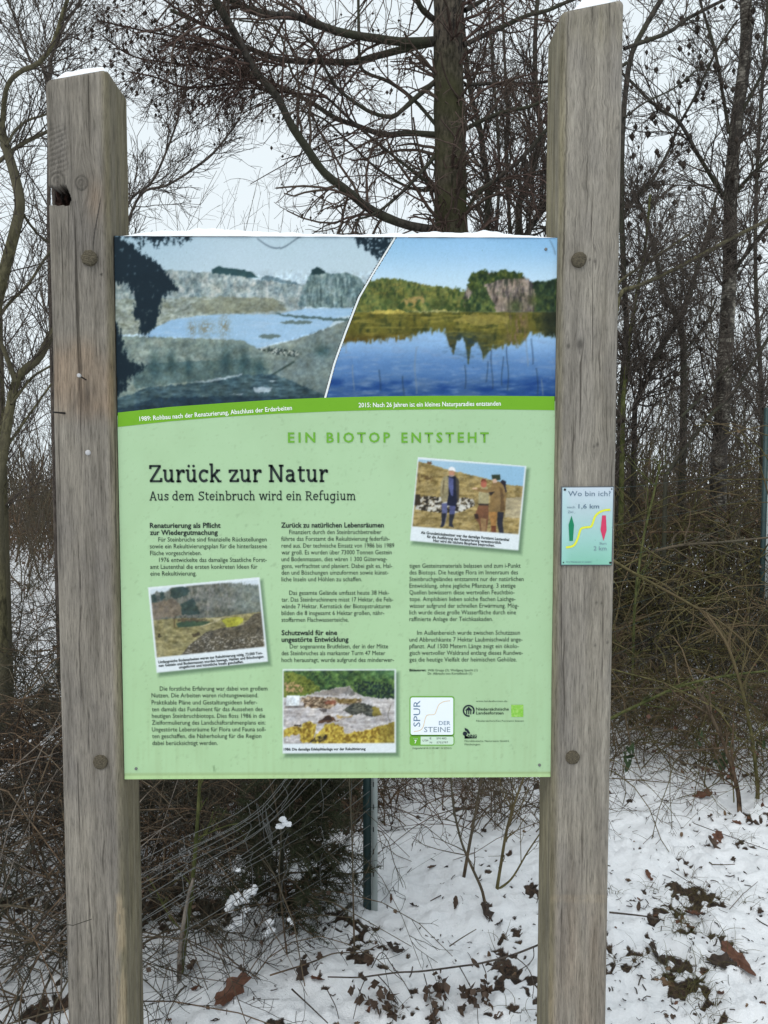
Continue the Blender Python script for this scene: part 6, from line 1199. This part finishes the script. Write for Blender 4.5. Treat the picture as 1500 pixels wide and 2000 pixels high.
# fallen branch in the foreground with drooping dry side shoots
rng = np.random.default_rng(430)
def ground_line(pts, lift, n=30):
    p = spline(np.array(pts, float), n); q = np.array([atz(a, b, lift) for a, b in p]); q[:, 2] = np.maximum(gz(q[:, 0], q[:, 1])+0.004, lift); return q
Pb = ground_line([(640, 1908), (700, 1909), (732, 1905), (780, 1899), (823, 1897), (900, 1887), (940, 1881), (1001, 1865), (1055, 1844), (1100, 1826)], 0.05, 40); Rb = np.linspace(0.0022, 0.0034, 40)
fbn = empty('fallen_branch', tuple(Pb[0]), 'thin dark fallen branch with drooping side shoots lying across the foreground snow', 'branch')
obj('stem', tube_mesh('stem', Pb, Rb, 7), M['darktwig'], fbn)
for pts in ([(726, 1890), (745, 1860), (765, 1885), (790, 1920), (806, 1950)], [(828, 1902), (838, 1940), (845, 1970), (851, 2010)], [(898, 1889), (915, 1920), (930, 1955), (934, 2000)], [(942, 1882), (950, 1905), (948, 1925)], [(1003, 1866), (1030, 1890), (1042, 1920), (1040, 1950)], [(1042, 1852), (1042, 1870), (1030, 1885), (1008, 1898)], [(715, 1908), (702, 1940), (690, 1990)], [(738, 1905), (760, 1930), (778, 1960)], [(976, 1872), (962, 1890), (952, 1898)]):
    P = ground_line(pts, 0.035, 16); obj('side_shoot', tube_mesh('side_shoot', P, np.linspace(0.0018, 0.0011, 16), 5), M['darktwig'], fbn)
pos = np.concatenate([ground_line(p, 0.03, 14) for p in ([(838, 1930), (851, 2000)], [(865, 1905), (862, 1945)], [(945, 1915), (948, 1950)], [(690, 1930), (775, 1980)], [(740, 1920), (770, 1960)], [(905, 1925), (925, 1960)])])
obj('dry_leaves', leaf_cloud(rng, np.repeat(pos, 2, 0)+rng.normal(size=(len(pos)*2, 3))*0.008, 0.026, 1.2, 0.35), M['leaf'][1], fbn)['kind'] = 'stuff'
for k, (pts, r, mk, lab) in enumerate((([(527, 1905), (607, 1880), (653, 1862), (707, 1860), (740, 1845)], 0.0026, 'bramble', 'brown arched twig on the snow left of the fallen branch'), ([(570, 1932), (600, 1960), (640, 1998)], 0.0028, 'darktwig', 'straight dark stick poking from the foreground snow'),
        ([(1190, 1782), (1230, 1786), (1262, 1790), (1298, 1798)], 0.0034, 'darktwig', 'short dark stick on the snow touching the right post'), ([(1310, 1700), (1345, 1722), (1383, 1742)], 0.0016, 'darktwig', 'knobbly thin twig lying on the snow at right'), ([(1385, 1688), (1410, 1689), (1435, 1688)], 0.0028, 'bramble', 'short brown stick lying level on the snow far right'),
        ([(1425, 1776), (1450, 1748), (1480, 1722)], 0.0016, 'bramble', 'thin twig slanting on the snow at the right edge'), ([(1355, 1608), (1420, 1632), (1500, 1660)], 0.0020, 'darktwig', 'long thin twig trailing over snow to the right edge'), ([(878, 1848), (905, 1830), (930, 1815)], 0.0022, 'bramble', 'broken forked twig on the snow before the right post'),
        ([(640, 1935), (655, 1965), (662, 1990)], 0.0018, 'darktwig', 'small dark twig with bud on the foreground snow'), ([(1195, 1520), (1250, 1524), (1320, 1530)], 0.0030, 'olive', 'thin pole lying on snow just right of the right post'))):
    P = ground_line(pts, 0.022, 18); o = obj('ground_twig', tube_mesh('ground_twig', P, np.linspace(r, r*0.6, 18), 6), M[mk]); tag(o, lab, 'twig')

# ================================================================ fallen leaves
def leaf_mesh(name, kind, seed):
    rng = np.random.default_rng(seed); n = 26; a = np.linspace(0, 2*math.pi, n, endpoint=False)
    if kind == 'oak':
        y = np.cos(a); w_ = np.abs(np.sin(a)); r = np.stack([np.sin(a)*(0.50+0.14*np.cos(a*7+0.4)*(w_ > 0.2)), y*(1+0.06*np.cos(a*7))], 1)
    else:
        r = np.stack([np.sin(a)*0.36*(1+0.12*np.cos(a)), np.cos(a)], 1)
    r = r*0.5*(1+rng.normal(size=(n, 1))*0.05); curl = rng.uniform(0.4, 1.1); tw_ = rng.uniform(-0.6, 0.6)
    ri = r*0.5; P2 = np.vstack([r, ri, [[0, 0]]]); x, y = P2.T
    z = curl*(x**2)*1.6+rng.uniform(0.1, 0.5)*(y**2)+tw_*x*y+rng.normal(size=len(x))*0.035
    i = np.arange(n); j = (i+1) % n; F4 = np.stack([i, j, j+n, i+n], 1); F3 = np.stack([i+n, j+n, np.full(n, 2*n)], 1)
    return raw_mesh(name, np.stack([x, y, z], 1), [F4, F3])
LM = []
for k in range(10):
    for c in range(4):
        me = leaf_mesh('leaf', 'oak' if k % 2 == 0 else 'oval', 700+k); me.materials.append(M['leaf'][c]); LM.append((k, c, me))
def put_leaf(me, x, y, s, rng, label, group=None, tilt=0.35, name='fallen_leaf', yaw=None):
    o = bpy.data.objects.new(name, me); COL.objects.link(o); o.location = (x, y, float(gz(x, y))+0.002+0.045*s)
    o.rotation_euler = (rng.normal()*tilt, rng.normal()*tilt, rng.uniform(0, 6.28) if yaw is None else yaw); o.scale = (s, s, s*0.8); tag(o, label, 'leaf', group); return o
pick = lambda rng, ks, cs: [m for k, c, m in LM if k in ks and c in cs][rng.integers(len(ks)*len(cs))]
rng = np.random.default_rng(440)
for x, y, s, ks, c, lab in ((455, 1945, 0.125, [0], [0], 'large russet oak leaf on the foreground snow near the left post'), (1340, 1800, 0.10, [2], [0], 'lobed russet leaf on the snow right of the right post'), (1355, 1790, 0.085, [4], [0], 'curled red brown leaf beside the lobed russet leaf'),
        (1268, 1702, 0.06, [1], [0], 'single oval russet leaf alone on the snow right of the right post'), (1440, 1878, 0.15, [3], [0], 'broad red brown leaf slab at the lower right edge'), (1410, 1880, 0.10, [6], [3], 'dark leaf at the left end of the broad red brown leaf'), (1290, 1858, 0.11, [8], [3], 'dark crumpled leaf right of the post low in the picture'), (1372, 1555, 0.10, [2], [0], 'russet leaf by the foot of the right bush'),
        (890, 1770, 0.055, [5], [1], 'curled brown leaf under the panel left of the saplings'), (950, 1790, 0.075, [4], [3], 'dark rolled leaf on the snow left of the right post'), (975, 1806, 0.06, [5], [3], 'dark leaf end just right of the rolled leaf'), (722, 1872, 0.065, [0], [1], 'brown leaf caught at the fallen branch'), (620, 1908, 0.055, [3], [0], 'orange brown oval leaf left of the fallen branch'), (590, 1895, 0.07, [6], [3], 'dark leaf under the arched brown twig'),
        (1400, 1640, 0.09, [0], [0], 'orange brown leaf under the leaning stem at right'), (900, 1965, 0.04, [7], [1], 'small oval brown leaf low under the panel'), (1300, 1905, 0.07, [2], [2], 'tan lobed leaf low at the right of the post'), (1395, 1655, 0.09, [4], [1], 'brown leaf heap at the bush foot on the right'), (375, 1885, 0.07, [6], [1], 'brown leaf at the foot of the green stem'), (770, 1853, 0.08, [8], [3], 'dark elongated leaf above the fallen branch')):
    p = atz(x, y, 0.01); put_leaf(pick(rng, ks, c), float(p[0]), float(p[1]), s, rng, lab)
n = 0
while n < 190:
    if n < 105: px, py = rng.uniform(1190, 1510), rng.uniform(1400, 2010)
    else: px, py = rng.uniform(270, 1070), rng.uniform(1540, 2010)
    p = atz(px, py, 0.0)
    if p[1] > 4.2: continue
    if n % 4 and float(litter(np.array([p[0]]), np.array([p[1]]))[0]) < 0.3 and rng.uniform() < 0.9: continue
    s = rng.uniform(0.014, 0.042); lk, lc, lme = LM[rng.integers(len(LM))]; side_ = 'right of' if n < 105 else 'beneath'
    put_leaf(lme, float(p[0]), float(p[1]), s, rng, 'small %s %s leaf lying on the snow %s the sign' % (('russet', 'brown', 'tan', 'blackish')[lc], 'lobed' if lk % 2 == 0 else 'narrow oval', side_), 'small fallen leaves %s the sign' % side_, 0.5); n += 1
rng = np.random.default_rng(450); q = []
while len(q) < 650:
    px, py = (rng.uniform(1180, 1510), rng.uniform(1390, 2010)) if len(q) % 2 else (rng.uniform(265, 1075), rng.uniform(1530, 2010)); p = atz(px, py, 0.0)
    if p[1] < 4: q.append(p)
q = np.array(q); az = rng.uniform(0, 6.28, len(q)); ln = rng.uniform(0.004, 0.05, len(q))*rng.uniform(0.1, 1, len(q))**1.5+0.003; d_ = np.stack([np.cos(az), np.sin(az)], 1)*ln[:, None]
ed = []
for t in (-0.5, 0, 0.5):
    xy = q[:, :2]+d_*t+rng.normal(size=(len(q), 2))*0.0012; ed.append(np.stack([xy[:, 0], xy[:, 1], gz(xy[:, 0], xy[:, 1])+0.002+0.004*rng.uniform(0, 1, len(q))], 1))
dm = twig_mesh('forest_floor_debris', [(np.stack(ed, 1), np.repeat(rng.uniform(0.0006, 0.0022, len(q))[:, None], 3, 1))], 4)
tag(obj('forest_floor_debris', dm, M['leaf'][3]), 'fine dark needles, bud scales and twig bits sprinkled over the snow', 'debris', kind='stuff')
gt = np.random.default_rng(460); bl_ = []
while len(bl_) < 90:
    px, py = (gt.uniform(1190, 1510), gt.uniform(1420, 2010)) if len(bl_) % 3 else (gt.uniform(270, 1070), gt.uniform(1560, 2010)); p = atz(px, py, 0.0)
    if p[1] < 3.6 and float(litter(np.array([p[0]]), np.array([p[1]]))[0]) > 0.2: bl_.append(p)
bx_ = np.repeat(np.array(bl_), 9, 0)+gt.normal(size=(810, 3))*np.array([0.018, 0.018, 0])
Pg, Rg = canes(gt, 0, 1, 0, 1, 810, 0.03, 0.11, n=5, lean=0.9, droop=0.8, r=0.0009, xy=(bx_[:, 0], bx_[:, 1]))
tag(obj('grass_tufts', twig_mesh('grass_tufts', [(Pg, Rg)], 3), M['olive']), 'thin wilted grass blades poking through the broken snow', 'grass', kind='stuff')
# evergreen sprigs
def sprig(px, py, Y, lab, n_, seed, s=0.06):
    rng = np.random.default_rng(seed); c = at(px, py, Y); e = empty('evergreen_sprig', tuple(c-np.array([0, 0, 0.1])), lab, 'sprig')
    P = np.array([c+np.array([rng.normal()*0.01, 0.02, -0.12]), c, c+np.array([0.03, -0.02, 0.06])]); P = spline(P, 10); obj('stem', tube_mesh('stem', P, np.full(10, 0.002), 5), M['green'], e)
    me = leaf_mesh('leaf', 'oval', seed); me.materials.append(M['evergreen'])
    for k in range(n_):
        o = bpy.data.objects.new('leaf', me); COL.objects.link(o); o.parent = e; q = P[rng.integers(2, 10)]-np.array(e['_o'])+rng.normal(size=3)*0.012
        o.location = q; o.rotation_euler = (rng.uniform(0.8, 1.9), rng.normal()*0.5, rng.uniform(-1, 1)); o.scale = (s*rng.uniform(0.7, 1.2),)*3
sprig(1222, 1472, 1.9, 'dark green evergreen leaves just right of the right post above the snow', 6, 801)
sprig(1365, 1430, 2.1, 'two small green leaves hanging in the right bush', 3, 802, 0.05)
sprig(1412, 1480, 2.0, 'dark green leaves around the leaning stem at right', 6, 803, 0.06)
sprig(1480, 1460, 2.1, 'green leaves at the right edge above the snow', 5, 804, 0.06)
for o in bpy.data.objects:
    if '_o' in o: del o['_o']
